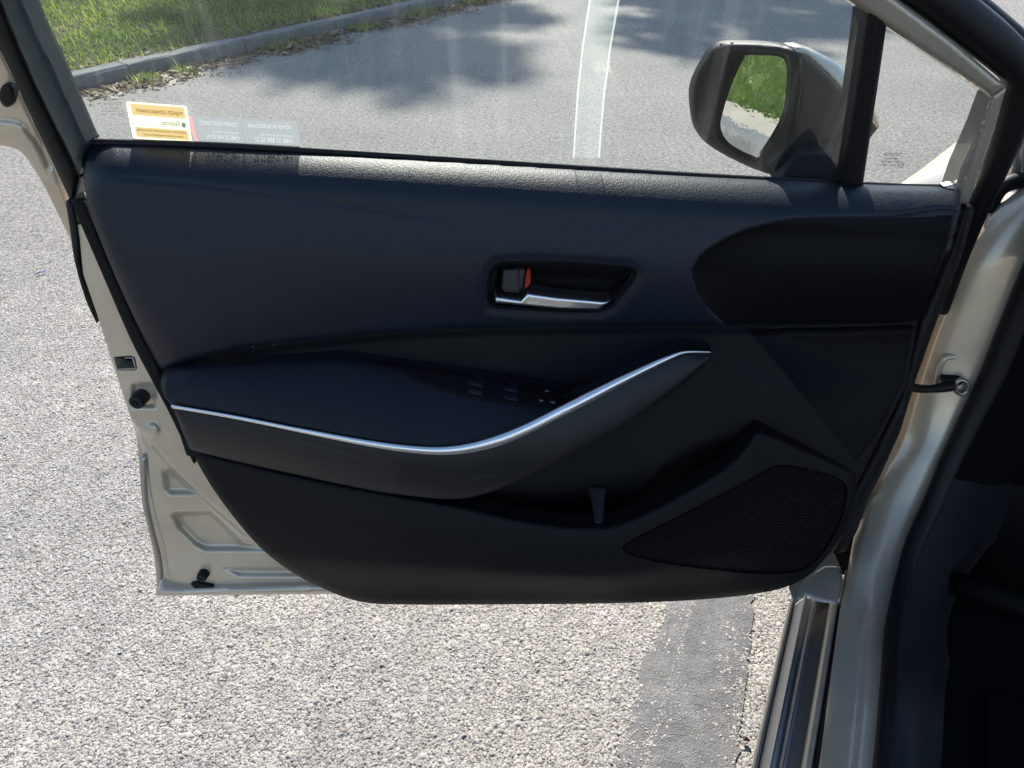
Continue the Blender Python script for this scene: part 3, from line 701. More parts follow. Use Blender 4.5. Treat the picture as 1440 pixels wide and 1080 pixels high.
# painted quarter frame: sloping rail and front upright, mitred
rail = np.array([(1186, -26), (1262, -2), (1340, 54), (1415, 122), (1393, 136), (1310, 82), (1246, 36)], float)
rail = np.array([(560, -440), (600, -440), (900, -245), (1262, -1), (1340, 57), (1415, 121), (1393, 136), (1310, 80), (1228, 24), (1000, -132), (800, -268)], float)
patch("quarter_frame_rail", rail, lambda x, y: 0.022 + 0 * x, M_FRAMEPAINT, door, s=5, back=0.03, pt=Gp, rnd=(8, 0.008))
upr = np.array([(1393.6, 137), (1415.4, 122.5), (1398, 182), (1374, 250), (1362, 286), (1334, 286), (1352, 235), (1378, 178)], float)
patch("quarter_frame_upright", upr, lambda x, y: 0.021 - 0.006 * sstep(dist(x, y, np.array([(1415, 122), (1398, 182), (1374, 250), (1362, 286)], float), False), 14, 17), M_FRAMEPAINT, door, s=3, back=0.03, pt=Gp, rnd=(3, 0.003))
qs = curve([(620, -470), (940, -262), (1150, -112), (1290, -12), (1352, 36), (1402, 78), (1424, 102), (1427, 130), (1412, 188), (1388, 250), (1366, 300), (1340, 368), (1316, 440)], 6)
V, F = tube(Gp(qs[:, 0] + 8, qs[:, 1] - 6, -0.006 + 0 * qs[:, 0]), lerp_on(qs[:, 1], [(-470, 0.021), (60, 0.021), (130, 0.018), (250, 0.014), (440, 0.010)]), 12, True, 1.3)
mk("frame_seal", V, F, M_RUBBER, door)
qs2 = qs[(qs[:, 1] < 95)] + [26, -14]
V, F = tube(Gp(qs2[:, 0], qs2[:, 1], -0.03 + 0 * qs2[:, 0]), 0.016, 10); mk("outer_frame_seal", V, F, M_RUBBER, door)
# belt moulding between pad and glass
bm = curve([(116, 203), (300, 208.5), (480, 218.5), (720, 234), (960, 250), (1180, 262.5)], 10)
V, F = tube(Gp(bm[:, 0], bm[:, 1] - 4.0, 0.006 + 0 * bm[:, 0]), 0.0042, 8); mk("belt_seal", V, F, M_RUBBER, door)
bq = curve([(1210, 264), (1280, 267), (1345, 268)], 6)
V, F = tube(Gp(bq[:, 0], bq[:, 1] - 4, 0.006 + 0 * bq[:, 0]), 0.0042, 8); mk("quarter_belt_seal", V, F, M_RUBBER, door)
patch("corner_clip", np.array([(1326, 262), (1342, 258), (1352, 270), (1352, 290), (1342, 296), (1338, 280)], float), lambda x, y: 0.02 + 0 * x, M_STEEL, door, s=3, back=0.01, pt=Gp, rnd=(5, 0.005))
# hinge side of the door
he = np.array([(1352, 280), (1372, 292), (1352, 362), (1316, 455), (1290, 527), (1266, 607), (1240, 665), (1222, 700), (1206, 745), (1190, 775), (1172, 780), (1190, 700), (1262, 560), (1288, 455), (1336, 340)], float)
patch("hinge_edge", he, lambda x, y: -0.004 + 0 * x, M_RUBBER, door, s=6, back=0.05, rnd=(14, 0.02))

# small shell fittings
def cyl(px, py, w0, w1, r0, r1, seg=20, pt=door_pt, hole=0.45):
    c = pt(np.array(float(px)), np.array(float(py)), w0); V, F = [], []
    ax = np.array([-0.1, -1, 0.05]); ax = ax / np.linalg.norm(ax)
    a = np.cross(ax, [0, 0, 1]); a /= np.linalg.norm(a); b = np.cross(ax, a)
    L = w1 - w0; prof = [(r0, 0), (r0, L * 0.5), (r1, L * 0.75), (r1 * 0.95, L * 0.95), (r1 * 0.8, L), (r1 * hole, L), (r1 * hole * 0.9, L * 0.6), (0.0001, L * 0.6)]
    for r, h in prof:
        for j in range(seg):
            q = 2 * pi * j / seg; V.append(c + ax * h + r * (a * cos(q) + b * sin(q)))
    for i in range(len(prof) - 1):
        for j in range(seg):
            k = (j + 1) % seg; F.append((i*seg+j, i*seg+k, (i+1)*seg+k, (i+1)*seg+j))
    return V, F
V, F = cyl(201, 556, -0.002, 0.018, 0.0105, 0.0105); mk("stop_buffer", V, F, M_RUBBER, door)
V, F = cyl(289, 803, -0.010, 0.007, 0.0085, 0.0080); mk("stop_buffer", V, F, M_RUBBER, door)
patch("drain_plug", np.array([(268, 822), (276, 820), (300, 825), (298, 829), (276, 829)], float), lambda x, y: 0.0 + 0 * x, M_RUBBER, door, s=2.5, back=0.012)
LW = (LATCH - LATCH.mean(0)) * 1.06 + LATCH.mean(0)
patch("latch_well", LW, lambda x, y: 0.0035 - 0.026 * sstep(dist(x, y, LW), 0.8, 4), M_BLACK, door, s=1.3, back=0.03)
lt = np.array([(170, 519), (166, 519), (176, 503), (187, 503), (191, 518)], float)
V, F = tube(door_pt(lt[[1, 4, 3, 2], 0], lt[[1, 4, 3, 2], 1], 0.004), 0.0014, 8); mk("latch_trim", V, F, M_STEEL, door)
patch("latch_claw", np.array([(176, 508), (186, 506), (188, 514), (180, 515)], float), lambda x, y: -0.020 + 0 * x, M_GLOSS, door, s=2, back=0.006)
sk = curve([(197, 640), (199, 700), (208, 745), (218, 785), (221, 812)], 6)
V, F = tube(door_pt(sk[:, 0] + 5, sk[:, 1], -0.006 + 0 * sk[:, 0]), 0.0045, 8); mk("edge_seal", V, F, M_STEEL, door)
patch("lower_hem", np.array([(220, 828), (250, 829), (480, 822), (490, 835), (219, 838)], float), lambda x, y: 0.006 + 0 * x, M_PAINT, door, s=4, back=0.02, rnd=(4, 0.004))

# exterior mirror ---------------------------------------------------
def mir_y(x): return 0.985 + (1120 - np.asarray(x, float)) / 150 * 0.15
MO = curve([(1011, 62), (1060, 60), (1104, 64), (1122, 74), (1128, 100), (1124, 150), (1112, 200), (1098, 240), (1088, 246), (1052, 234), (1004, 209), (980, 186), (972, 152), (973, 119), (991, 82)], 6, True)
MI = curve([(1030, 72), (1065, 70), (1098, 73), (1111, 84), (1111, 128), (1102, 170), (1070, 221), (1056, 226), (1022, 208), (1008, 190), (1007, 158), (1012, 122), (1020, 92)], 6, True)
def mpt(x, y, w): return at_y(x, y, mir_y(x) - w)
patch("mirror_bezel", MO, lambda x, y: 0.012 - 0.012 * sstep(-x, -1012, -985) * 0 + 0 * y, M_MIRRORBODY, door, s=3.2, back=0.014, pt=mpt, rnd=(8, 0.012), holes=[MI])
MG = curve([(1042, 77), (1068, 75), (1096, 77), (1107, 88), (1107, 126), (1099, 166), (1068, 217), (1056, 220), (1026, 204), (1013, 185), (1012, 159), (1016, 125), (1026, 98)], 6, True)
patch("mirror_well", MI, lambda x, y: -0.004 - 0.008 * sstep(dist(x, y, MI), 0, 6), M_MIRRORBODY, door, s=4, back=0.01, pt=mpt)
# the glass: one flat pane
MC = mpt(np.array(1062.0), np.array(150.0), 0.004)
gA = mpt(np.array(1107.0), np.array(150.0), 0.004) - mpt(np.array(1012.0), np.array(150.0), 0.004); gA /= np.linalg.norm(gA)
MTILT = radians(1.0)
n0 = np.cross(gA, [0, 0, 1.0]); n0 /= np.linalg.norm(n0)
n0 = n0 if n0[1] < 0 else -n0
MN = n0 * cos(MTILT) + np.array([0, 0, 1.0]) * sin(MTILT)
rx, ry, rz = ray(MG[:, 0], MG[:, 1]); R_ = np.stack([rx, ry, rz], -1); C_ = np.array([0, 0, CAM_H])
tt = ((MC - C_) @ MN) / (R_ @ MN); GV = C_ + R_ * tt[:, None]
n = len(GV)
gi = MC + (GV - MC) * 0.965
V = np.vstack([GV - MN * 0.004, gi])
F = [(j, (j+1) % n, n + (j+1) % n, n + j) for j in range(n)]
F = [(a, d, c, b) for a, b, c, d in F] + [tuple(n + j for j in range(n))]
mk("mirror_glass", V, F, M_MIRROR, door, smooth=False)
# outer cap: shell behind the bezel
rings = []
def scaled(P, c, s): return (P - c) * s + c
for f, dy, sc, sh in ((0, 0.004, 0.998, 0), (1, 0.045, 0.975, 2), (2, 0.075, 0.86, 10), (3, 0.095, 0.62, 24), (4, 0.105, 0.30, 30)):
    q = scaled(MO, np.array([1062, 150]), sc) + [sh, 0]
    rings.append(at_y(q[:, 0], q[:, 1], mir_y(q[:, 0]) + dy))
R = np.array([np.vstack([r, r[:1]]) for r in rings]); V, F = loft(R); F.append(tuple(4 * (len(MO) + 1) + j for j in range(len(MO))))
mk("mirror_cap", V, F, M_PAINT, door)
# inboard side of the housing and its painted top, running to the tip beyond the divider
side = np.array([(1120, 72), (1132, 76), (1160, 100), (1193, 134), (1212, 150), (1234, 181), (1222, 196), (1200, 212), (1150, 213), (1120, 220), (1098, 246), (1088, 240), (1112, 190), (1122, 140)], float)
patch("mirror_side", side, lambda x, y: -0.0025 * 0 + 0 * x, M_MIRRORBODY, door, s=4, back=0.04, pt=lambda x, y, w: at_y(x, y, 0.978 + (np.asarray(x) - 1105) * 0.0009 - w), rnd=(7, 0.006))
topc = np.array([(1112, 67), (1126, 66), (1150, 74), (1178, 88), (1196, 106), (1215, 130), (1232, 160), (1237, 180), (1233, 182), (1212, 152), (1193, 136), (1160, 102), (1132, 77), (1120, 72)], float)
patch("mirror_cap_top", topc, lambda x, y: 0 * x, M_PAINT, door, s=4, back=0.03, pt=lambda x, y, w: at_y(x, y, 0.985 + (np.asarray(x) - 1105) * 0.0010 + 0.0006 * np.maximum(0, 140 - np.asarray(y)) - w), rnd=(6, 0.006))
foot = np.array([(1122, 212), (1135, 212), (1200, 214), (1200, 268), (1094, 262), (1098, 246)], float)
patch("mirror_foot", foot, lambda x, y: 0 * x, M_MIRRORBODY, door, s=4, back=0.06, pt=lambda x, y, w: at_y(x, y, 0.965 - 0.0006 * (np.asarray(y) - 212) - w), rnd=(6, 0.006))

# ------------------------------------------------------------------ body around the opening
def interp_rows(rows, n=6):
    return curve(rows, n)
pil = [(1440, 262, 1.02, 1520, 262, 0.99), (1398, 300, 1.01, 1478, 300, 0.98), (1357, 368, 0.995, 1442, 372, 0.965), (1322, 455, 0.985, 1405, 462, 0.955),
       (1297, 527, 0.975, 1378, 530, 0.945), (1273, 607, 0.955, 1345, 600, 0.925), (1250, 655, 0.93, 1322, 650, 0.905), (1225, 710, 0.895, 1298, 710, 0.875),
       (1212, 755, 0.855, 1277, 757, 0.84), (1203, 800, 0.805, 1264, 802, 0.80), (1195, 850, 0.752, 1253, 852, 0.745), (1187, 890, 0.70, 1246, 895, 0.69)]
for yL, yR, xL, xR in ((960, 975, 1178, 1241), (1040, 1050, 1168, 1236), (1160, 1170, 1153, 1224), (1400, 1410, 1118, 1198), (1900, 1910, 1040, 1140)):
    pil.append((xL, yL, float(at_z(xL, yL, 0.335)[1]), xR, yR, float(at_z(xR, yR, 0.345)[1])))
Q = interp_rows(pil, 6)
L3, R3 = at_y(Q[:, 0], Q[:, 1], Q[:, 2]), at_y(Q[:, 3], Q[:, 4], Q[:, 5])
rows = []
for i, (a, b) in enumerate(zip(L3, R3)):
    d = b - a; nrm = np.array([-0.35, -0.75, 0.55]); r = []
    for tt_ in np.linspace(0, 1, 17):
        bul = 0.010 * math.sin(pi * tt_)
        groove = -0.004 * math.exp(-((tt_ - 0.48) / 0.035) ** 2) * float(sstep(Q[i, 1], 850, 900))
        r.append(a + d * tt_ + nrm * (bul + groove))
    rows.append([a + np.array([0.012, 0.045, -0.01])] + r)
V, F = loft(rows); mk("door_pillar", V, [f[::-1] for f in F], M_PAINT, car)
seal_path = at_y(Q[:, 3] + lerp_on(Q[:, 1], [(300, 20), (500, 17), (700, 13), (850, 9), (1080, 8)]), Q[:, 4], Q[:, 5] - 0.012)
V, F = tube(seal_path, lerp_on(Q[:, 4], [(260, 0.019), (500, 0.017), (700, 0.014), (850, 0.011), (1100, 0.011)]), 12)
mk("door_opening_seal", V, F, M_RUBBER, car)
# check strap with its loop, on a raised seat
cs = curve([(1255, 543), (1275, 544), (1300, 547), (1322, 545), (1338, 541)], 6); sy = lerp_on(cs[:, 0], [(1255, 0.915), (1338, 0.938)])
V, F = tube(at_y(cs[:, 0], cs[:, 1], sy), lerp_on(cs[:, 0], [(1255, 0.007), (1310, 0.006), (1330, 0.009), (1338, 0.010)]), 10); mk("check_strap", V, F, M_RUBBER, car)
th = np.linspace(0, 2 * pi, 25)
V, F = tube(at_y(1352 + 9 * np.cos(th), 544 + 10 * np.sin(th), 0.935), 0.0035, 8, False); mk("strap_eye", V, F, M_STEEL, car)
patch("strap_bracket", np.array([(1326, 532), (1345, 528), (1362, 531), (1366, 546), (1358, 558), (1344, 554), (1328, 552)], float), lambda x, y: 0 * x, M_RUBBER, car, s=4, back=0.015, pt=lambda x, y, w: at_y(x, y, 0.945 - w), rnd=(5, 0.004))
seat = curve([(1322, 515), (1330, 503), (1350, 501), (1372, 504), (1374, 518), (1362, 560), (1350, 573), (1330, 568), (1316, 556), (1316, 540)], 5, True)
sq = np.vstack([seat, seat[:1]])
V, F = tube(at_y(sq[:, 0], sq[:, 1], 0.962 + 0 * sq[:, 0]), 0.005, 8, False); mk("strap_seat_rim", V, F, M_PAINT, car)
# lower hinge
hg = np.array([(1202, 676), (1222, 668), (1226, 686), (1221, 712), (1214, 730), (1199, 728), (1198, 702)], float)
patch("door_hinge", hg, lambda x, y: 0.004 * np.sin((y - 668) / 9), M_PAINT, car, s=3, back=0.03, pt=lambda x, y, w: at_y(x, y, 0.90 - w), rnd=(6, 0.008))
patch("hinge_backing", np.array([(1175, 770), (1200, 728), (1228, 690), (1222, 760), (1206, 800), (1196, 812), (1164, 800)], float), lambda x, y: 0 * x, M_BLACK, car, s=8, back=0.02, pt=lambda x, y, w: at_y(x, y, 0.93 - w))

# sill: profile drawn across the car, run along its length
FDIR = np.array([sin(radians(25.6)), cos(radians(25.6)), 0])
def run(name, prof, mat, y0=1000, fwd=0.62, aft=1.6, smooth=True):
    # prof: (photo x at row y0, height) -> points; swept along FDIR
    P = np.array([at_z(x, y0, z) for x, z in prof])
    s = np.array([p @ np.array([FDIR[1], -FDIR[0], 0]) for p in P])
    base = np.array([FDIR[1], -FDIR[0], 0])
    rows = []
    for k in np.linspace(-aft, fwd, 14):
        rows.append([base * si + np.array([0, 0, z]) + FDIR * (P[0] @ FDIR + k) for si, (x, z) in zip(s, prof)])
    V, F = loft(rows); return mk(name, V, [f[::-1] for f in F], mat, car, smooth)
run("sill_outer_lip", [(1074, 0.13), (1075, 0.20), (1077, 0.232), (1083, 0.237), (1086, 0.20)], M_FRAMEPAINT, fwd=0.16)
run("rocker_moulding", [(1084, 0.20), (1085, 0.238), (1098, 0.262), (1101, 0.268), (1104, 0.262), (1114, 0.272), (1117, 0.279), (1120, 0.272), (1141, 0.286), (1142, 0.25)], M_ROCKER, fwd=0.18)
run("sill_step", [(1139, 0.25), (1140, 0.290), (1146, 0.296), (1153, 0.302), (1156, 0.296), (1157, 0.27)], M_PAINT, fwd=0.17)
run("sill_seal", [(1155, 0.26), (1157, 0.300), (1162, 0.310), (1167, 0.306), (1170, 0.29)], M_RUBBER, fwd=0.24)
run("sill_seam", [(1167, 0.29), (1169, 0.313), (1172, 0.318), (1174, 0.30)], M_PAINT, fwd=0.2)
endp = np.array([(1118, 826), (1134, 812), (1160, 796), (1182, 796), (1186, 818), (1178, 850), (1150, 846), (1132, 838), (1118, 850)], float)
patch("sill_front_end", endp, lambda x, y: 0 * x, M_PAINT, car, s=4, back=0.03, pt=lambda x, y, w: at_y(x, y, 0.83 - 0.0014 * (np.asarray(y) - 800) - w), rnd=(4, 0.003))
# inside of the footwell
kick = [(1482, 300, 0.96, 1600, 300, 1.02), (1446, 400, 0.945, 1560, 400, 1.02), (1412, 500, 0.935, 1500, 500, 1.02), (1365, 610, 0.915, 1460, 610, 1.02), (1336, 668, 0.895, 1420, 680, 1.00)]
Qk = interp_rows(kick, 4); V, F = loft([[l + (r - l) * t_ + np.array([0, -0.012 * sin(pi * t_), 0]) for t_ in np.linspace(0, 1, 9)] for l, r in zip(at_y(Qk[:, 0], Qk[:, 1], Qk[:, 2]), at_y(Qk[:, 3], Qk[:, 4], Qk[:, 5]))])
mk("cowl_side_trim", V, [f[::-1] for f in F], M_CARPET, car)
sc_ = [(1334, 672, 0.89, 1425, 690, 1.0), (1300, 740, 0.845, 1400, 760, 0.98), (1277, 810, 0.78, 1370, 830, 0.90), (1264, 870, 0.71, 1345, 890, 0.80), (1256, 960, 0.62, 1330, 970, 0.66), (1250, 1050, 0.55, 1325, 1060, 0.57), (1240, 1170, 0.46, 1318, 1180, 0.47), (1216, 1400, 0.31, 1300, 1410, 0.31), (1160, 1900, 0.08, 1250, 1900, 0.08)]
Qs = interp_rows(sc_, 5); V, F = loft([[l + (r - l) * t_ + np.array([-0.004, -0.012, 0.010]) * sin(pi * min(1, t_ * 1.3)) for t_ in np.linspace(0, 1, 9)] for l, r in zip(at_y(Qs[:, 0], Qs[:, 1], Qs[:, 2]), at_y(Qs[:, 3], Qs[:, 4], Qs[:, 5]))])
mk("scuff_plate", V, [f[::-1] for f in F], M_ARM, car)
BX = np.array([FDIR[1], -FDIR[0], 0])
o = at_z(1330, 1000, 0.30)
def cb(a, b, z): return o + FDIR * a + BX * b + np.array([0, 0, z - 0.30])
V, F = loft([[cb(a, b, z) for b, z in ((-0.07, 0.24), (-0.02, 0.23), (0.06, 0.225), (0.3, 0.225), (1.3, 0.225))] for a in np.linspace(-1.2, 0.9, 8)])
mk("footwell_carpet", V, [f[::-1] for f in F], M_CARPET, car)
V, F = loft([[cb(a, b, z) for b in (-0.03, 0.4, 1.3)] for a, z in ((0.62, 0.25), (0.62, 0.6), (0.45, 0.78), (0.15, 0.80), (0.1, 0.86), (0.35, 0.98), (0.75, 1.0))])
mk("footwell_bulkhead", V, [f[::-1] for f in F], M_CARPET, car)
V, F = join([box((0, 0, 0), (1, 1, 1))])
bar = [cb(0.28, 0.02, 0.27), cb(0.28, 0.5, 0.27)]
Vb, Fb = tube(np.array([bar[0] + (bar[1] - bar[0]) * q for q in np.linspace(0, 1, 5)]), 0.02, 10); mk("foot_rest_bar", Vb, Fb, M_BLACK, car)
ribs = []
mx = [cb(a, b, 0.256) for a, b in ((-0.5, 0.08), (-0.12, 0.08), (-0.02, 0.16), (0.06, 0.3), (0.06, 0.55))]
for sh in (0.0, 0.05, 0.1):
    mxx = [cb(a - sh, b + sh, 0.262) for a, b in ((-0.5, 0.08), (-0.12, 0.08), (-0.02, 0.16), (0.06, 0.3), (0.06, 0.55))]
    ribs.append(tube(np.array(mxx), 0.006, 6))
V, F = loft([[cb(a, b, 0.257) for b in np.linspace(0.065, 0.7, 4)] for a in np.linspace(-0.6, 0.1, 4)]); ribs.append((V, [f[::-1] for f in F]))
V, F = join(ribs); mk("floor_mat", V, F, M_CARPET, car)
# front wing seen past the quarter window, and the scuttle corner
sil = [(1225, 300, 0.99), (1262, 262, 1.06), (1295, 238, 1.13), (1335, 207, 1.22), (1378, 174, 1.36), (1420, 146, 1.52), (1470, 116, 1.72), (1530, 84, 2.0)]
inn = [(1330, 330, 0.985), (1362, 300, 1.03), (1392, 270, 1.08), (1425, 235, 1.16), (1460, 200, 1.28), (1500, 165, 1.44), (1550, 130, 1.62), (1610, 96, 1.9)]
rows = []
for (a, b, c_), (d, e, f_) in zip(curve(sil, 4), curve(inn, 4)):
    p, q = at_y(a, b, c_), at_y(d, e, f_); low = p + np.array([-0.03, 0.02, -0.10]); low2 = p + np.array([-0.035, 0.02, -0.5])
    row = [low2, low]
    for t_ in np.linspace(0, 1, 8): row.append(p + (q - p) * t_ + np.array([0, 0, 0.012 * sin(pi * t_)]))
    row.append(q + np.array([0.05, 0.02, -0.03]))
    rows.append(row)
V, F = loft(rows); mk("front_wing", V, F, M_PAINT, car)
sc1 = np.array([(1412, 262), (1424, 214), (1440, 188), (1470, 168), (1530, 150), (1530, 262), (1446, 262)], float)
patch("scuttle_corner", sc1, lambda x, y: 0.012 * np.sin((x - 1412) / 11), metal_paint("wing_edge_paint", (0.42, 0.40, 0.37)), car, s=4, back=0.03, pt=lambda x, y, w: at_y(x, y, 1.05 - w), rnd=(8, 0.01))
rb = curve([(1388, 296), (1404, 268), (1424, 256), (1450, 252), (1490, 240)], 6)
V, F = tube(at_y(rb[:, 0], rb[:, 1], 1.025 + 0 * rb[:, 0]), 0.011, 10); mk("scuttle_rubber", V, F, M_RUBBER, car)

# ------------------------------------------------------------------ printed film on the door glass
FONT = None
def text_mesh(s):
    cu = bpy.data.curves.new("t", 'FONT'); cu.body = s; cu.size = 1.0; cu.resolution_u = 2; cu.offset = 0.014
    ob = bpy.data.objects.new("t", cu); COL.objects.link(ob)
    dg = bpy.context.evaluated_depsgraph_get(); me = bpy.data.meshes.new_from_object(ob.evaluated_get(dg))
    V = np.array([v.co[:] for v in me.vertices]); F = [tuple(p.vertices) for p in me.polygons]
    bpy.data.objects.remove(ob); bpy.data.curves.remove(cu); bpy.data.meshes.remove(me)
    V[:, 0] -= V[:, 0].min(); V[:, 1] -= 0; return V[:, :2], F
class Card:
    """A flat card on the glass: everything is laid out in its own 0..1 coordinates and is read from outside (mirrored here)."""
    def __init__(s, tl, tr, br, bl): s.q = [np.array(p, float) for p in (tl, tr, br, bl)]; s.V, s.F, s.M, s.n = [], [], [], 0
    def put(s, U, F, mat, off):
        u, v = U[:, 0:1], U[:, 1:2]; tl, tr, br, bl = s.q
        P = (tl * (1-u) + tr * u) * (1-v) + (bl * (1-u) + br * u) * v
        s.V.append(glass_pt(P[:, 0], P[:, 1], off + 0 * P[:, 0])); s.F += [tuple(i + s.n for i in f) for f in F]; s.M += [mat] * len(F); s.n += len(U)
    def rect(s, u0, v0, u1, v1, mat, off, r=0.0, asp=1.0):
        if r:
            pts = []
            for cx, cy, a0 in ((u1-r, v1-r*asp, 0), (u0+r, v1-r*asp, 90), (u0+r, v0+r*asp, 180), (u1-r, v0+r*asp, 270)):
                for k in range(6): a = radians(a0 + 18 * k); pts.append((cx + r * cos(a), cy + r * asp * sin(a)))
            U = np.array(pts)
        else: U = np.array([(u0, v0), (u1, v0), (u1, v1), (u0, v1)])
        s.put(U, [tuple(range(len(U)))], mat, off)
    def text(s, body, u0, u1, vbase, h, mat, off):
        T, F = text_mesh(body); w = T[:, 0].max(); T = T / [w, 0.72]
        U = np.stack([u1 - T[:, 0] * (u1 - u0), vbase - T[:, 1] * h], -1)      # mirrored
        s.put(U, F, mat, off)
    def build(s, name, mats, parent=None): return mk(name, np.vstack(s.V), s.F, mats, parent, smooth=False, fmat=s.M)
F_CREAM, F_YEL, F_BRN, F_GRN = film("cream_film", (0.86, 0.82, 0.62), 1.0, 0.55), film("orange_print", (0.90, 0.68, 0.38), 1.0, 0.56), film("brown_print", (0.42, 0.28, 0.10), 1.0, 0.3), film("green_print", (0.30, 0.40, 0.30), 1.0, 0.3)
k = Card((176.5, 142.5), (262.5, 149), (270.5, 200), (187, 194.5))
k.rect(0, 0, 1, 1, 0, 0.0010, 0.035, 1.7)
k.rect(0.07, 0.05, 0.95, 0.36, 1, 0.0016); k.rect(0.07, 0.68, 0.95, 0.95, 1, 0.0016)
k.text("POJAZD OZNAKOWANY", 0.14, 0.91, 0.275, 0.10, 2, 0.0022)
k.text("Selecta", 0.54, 0.84, 0.58, 0.15, 3, 0.0022)
tt = np.linspace(0, 2 * pi, 17)[:-1]; k.put(np.stack([0.90 + 0.035 * np.cos(tt), 0.54 + 0.075 * np.sin(tt)], -1), [tuple(range(16))], 3, 0.0022)
k.text("ZABEZPIECZONY PRZED KRADZIEZA OZNAKOWANIEM", 0.10, 0.92, 0.78, 0.055, 2, 0.0022)
k.text("www.oznakowanypojazd.com.pl", 0.20, 0.86, 0.89, 0.06, 2, 0.0022)
tag(k.build("sticker", [F_CREAM, F_YEL, F_BRN, F_GRN]), "small cream and orange sticker low on the door window, left of the grey one", "sticker")
F_GREY, F_PINK, F_WHT, F_LINE = film("grey_film", (0.36, 0.375, 0.39), 0.76), film("pink_edge", (0.80, 0.36, 0.36), 0.92), film("white_letters", (0.92, 0.92, 0.92), 1.0, 0.72), film("pale_line", (0.6, 0.62, 0.64), 0.9)
k = Card((264.5, 163), (417, 171), (423, 208.5), (274, 199.8))
k.rect(0.035, 0, 1, 1, 0, 0.0011); k.rect(0, 0, 0.038, 1, 1, 0.0016); k.rect(0.478, 0.05, 0.486, 0.95, 3, 0.0016)
k.text("CRASH ASSISTANCE", 0.09, 0.445, 0.31, 0.15, 2, 0.0022); k.text("TOYOTA EUROCARE", 0.54, 0.945, 0.31, 0.15, 2, 0.0022)
k.text("dzwon po kolizji", 0.19, 0.44, 0.59, 0.09, 2, 0.0022); k.text("pomoc w podrozy", 0.64, 0.94, 0.59, 0.09, 2, 0.0022)
k.text("+(48) 22 648 52 81", 0.13, 0.44, 0.83, 0.17, 2, 0.0022); k.text("+(48) 22 888 22 22", 0.58, 0.94, 0.83, 0.17, 2, 0.0022)
tag(k.build("sticker", [F_GREY, F_PINK, F_WHT, F_LINE]), "long grey see-through sticker with white phone numbers and a pink edge on the window", "sticker")
# clear adhesive strip
F_CLR, F_EDGE = film("clear_strip", (0.80, 0.86, 0.80), 0.17), film("strip_edge", (0.92, 0.95, 0.90), 0.45)
q = np.array([(806, 222), (808, 190), (812, 130), (819, 65), (829, 0), (880, -330)], float); wv_ = np.array([37, 37, 38.5, 40, 41.5, 48])
Vs, Fs, Ms = [], [], []
def strip(u0, u1, off, m):
    o = sum(len(v) for v in Vs); a_ = glass_pt(q[:, 0] + wv_ * u0, q[:, 1], off); b_ = glass_pt(q[:, 0] + wv_ * u1, q[:, 1], off); Vs.append(np.vstack([a_, b_])); nq = len(q)
    for i in range(nq - 1): Fs.append((o + i, o + nq + i, o + nq + i + 1, o + i + 1)); Ms.append(m)
strip(0, 1, 0.0012, 0); strip(-0.02, 0.05, 0.0018, 1); strip(0.95, 1.02, 0.0018, 1)
tag(mk("clear_film_strip", np.vstack(Vs), Fs, [F_CLR, F_EDGE], smooth=False, fmat=Ms), "upright clear film strip with whitish edges on the middle of the door window", "film strip")
# maker's marks etched in the glass
M_ETCH = film("etched_mark", (0.05, 0.055, 0.05), 0.85, 0.2)
M_ETCH2 = film("faint_etched_mark", (0.10, 0.11, 0.12), 0.55, 0.2)
def marking(x0, y0, sc, mat):
    k = Card((x0, y0), (x0 + 36 * sc, y0), (x0 + 35 * sc, y0 + 22 * sc), (x0 - 1 * sc, y0 + 22 * sc))
    k.text("TOYOTA", 0.16, 0.88, 0.24, 0.21, 0, 0.002); k.text("MAXSUN", 0.20, 0.70, 0.47, 0.13, 0, 0.002); k.text("AUTOMOTIVE", 0.07, 0.74, 0.67, 0.13, 0, 0.002); k.text("43R - 00091", 0.02, 0.66, 0.88, 0.12, 0, 0.002)
    a = np.linspace(0, 2 * pi, 25)[:-1]; ring = np.vstack([np.stack([0.85 + 0.13 * r * np.cos(a), 0.78 + 0.21 * r * np.sin(a)], -1) for r in (1, 0.84)])
    k.put(ring, [(j, (j+1) % 24, 24 + (j+1) % 24, 24 + j) for j in range(24)], 0, 0.002)
    k.text("E4", 0.79, 0.91, 0.85, 0.14, 0, 0.002)
    k.build("glass_marking", [mat], door)
marking(1237, 214, 1.0, M_ETCH)
marking(140, 143, 1.0, M_ETCH2)

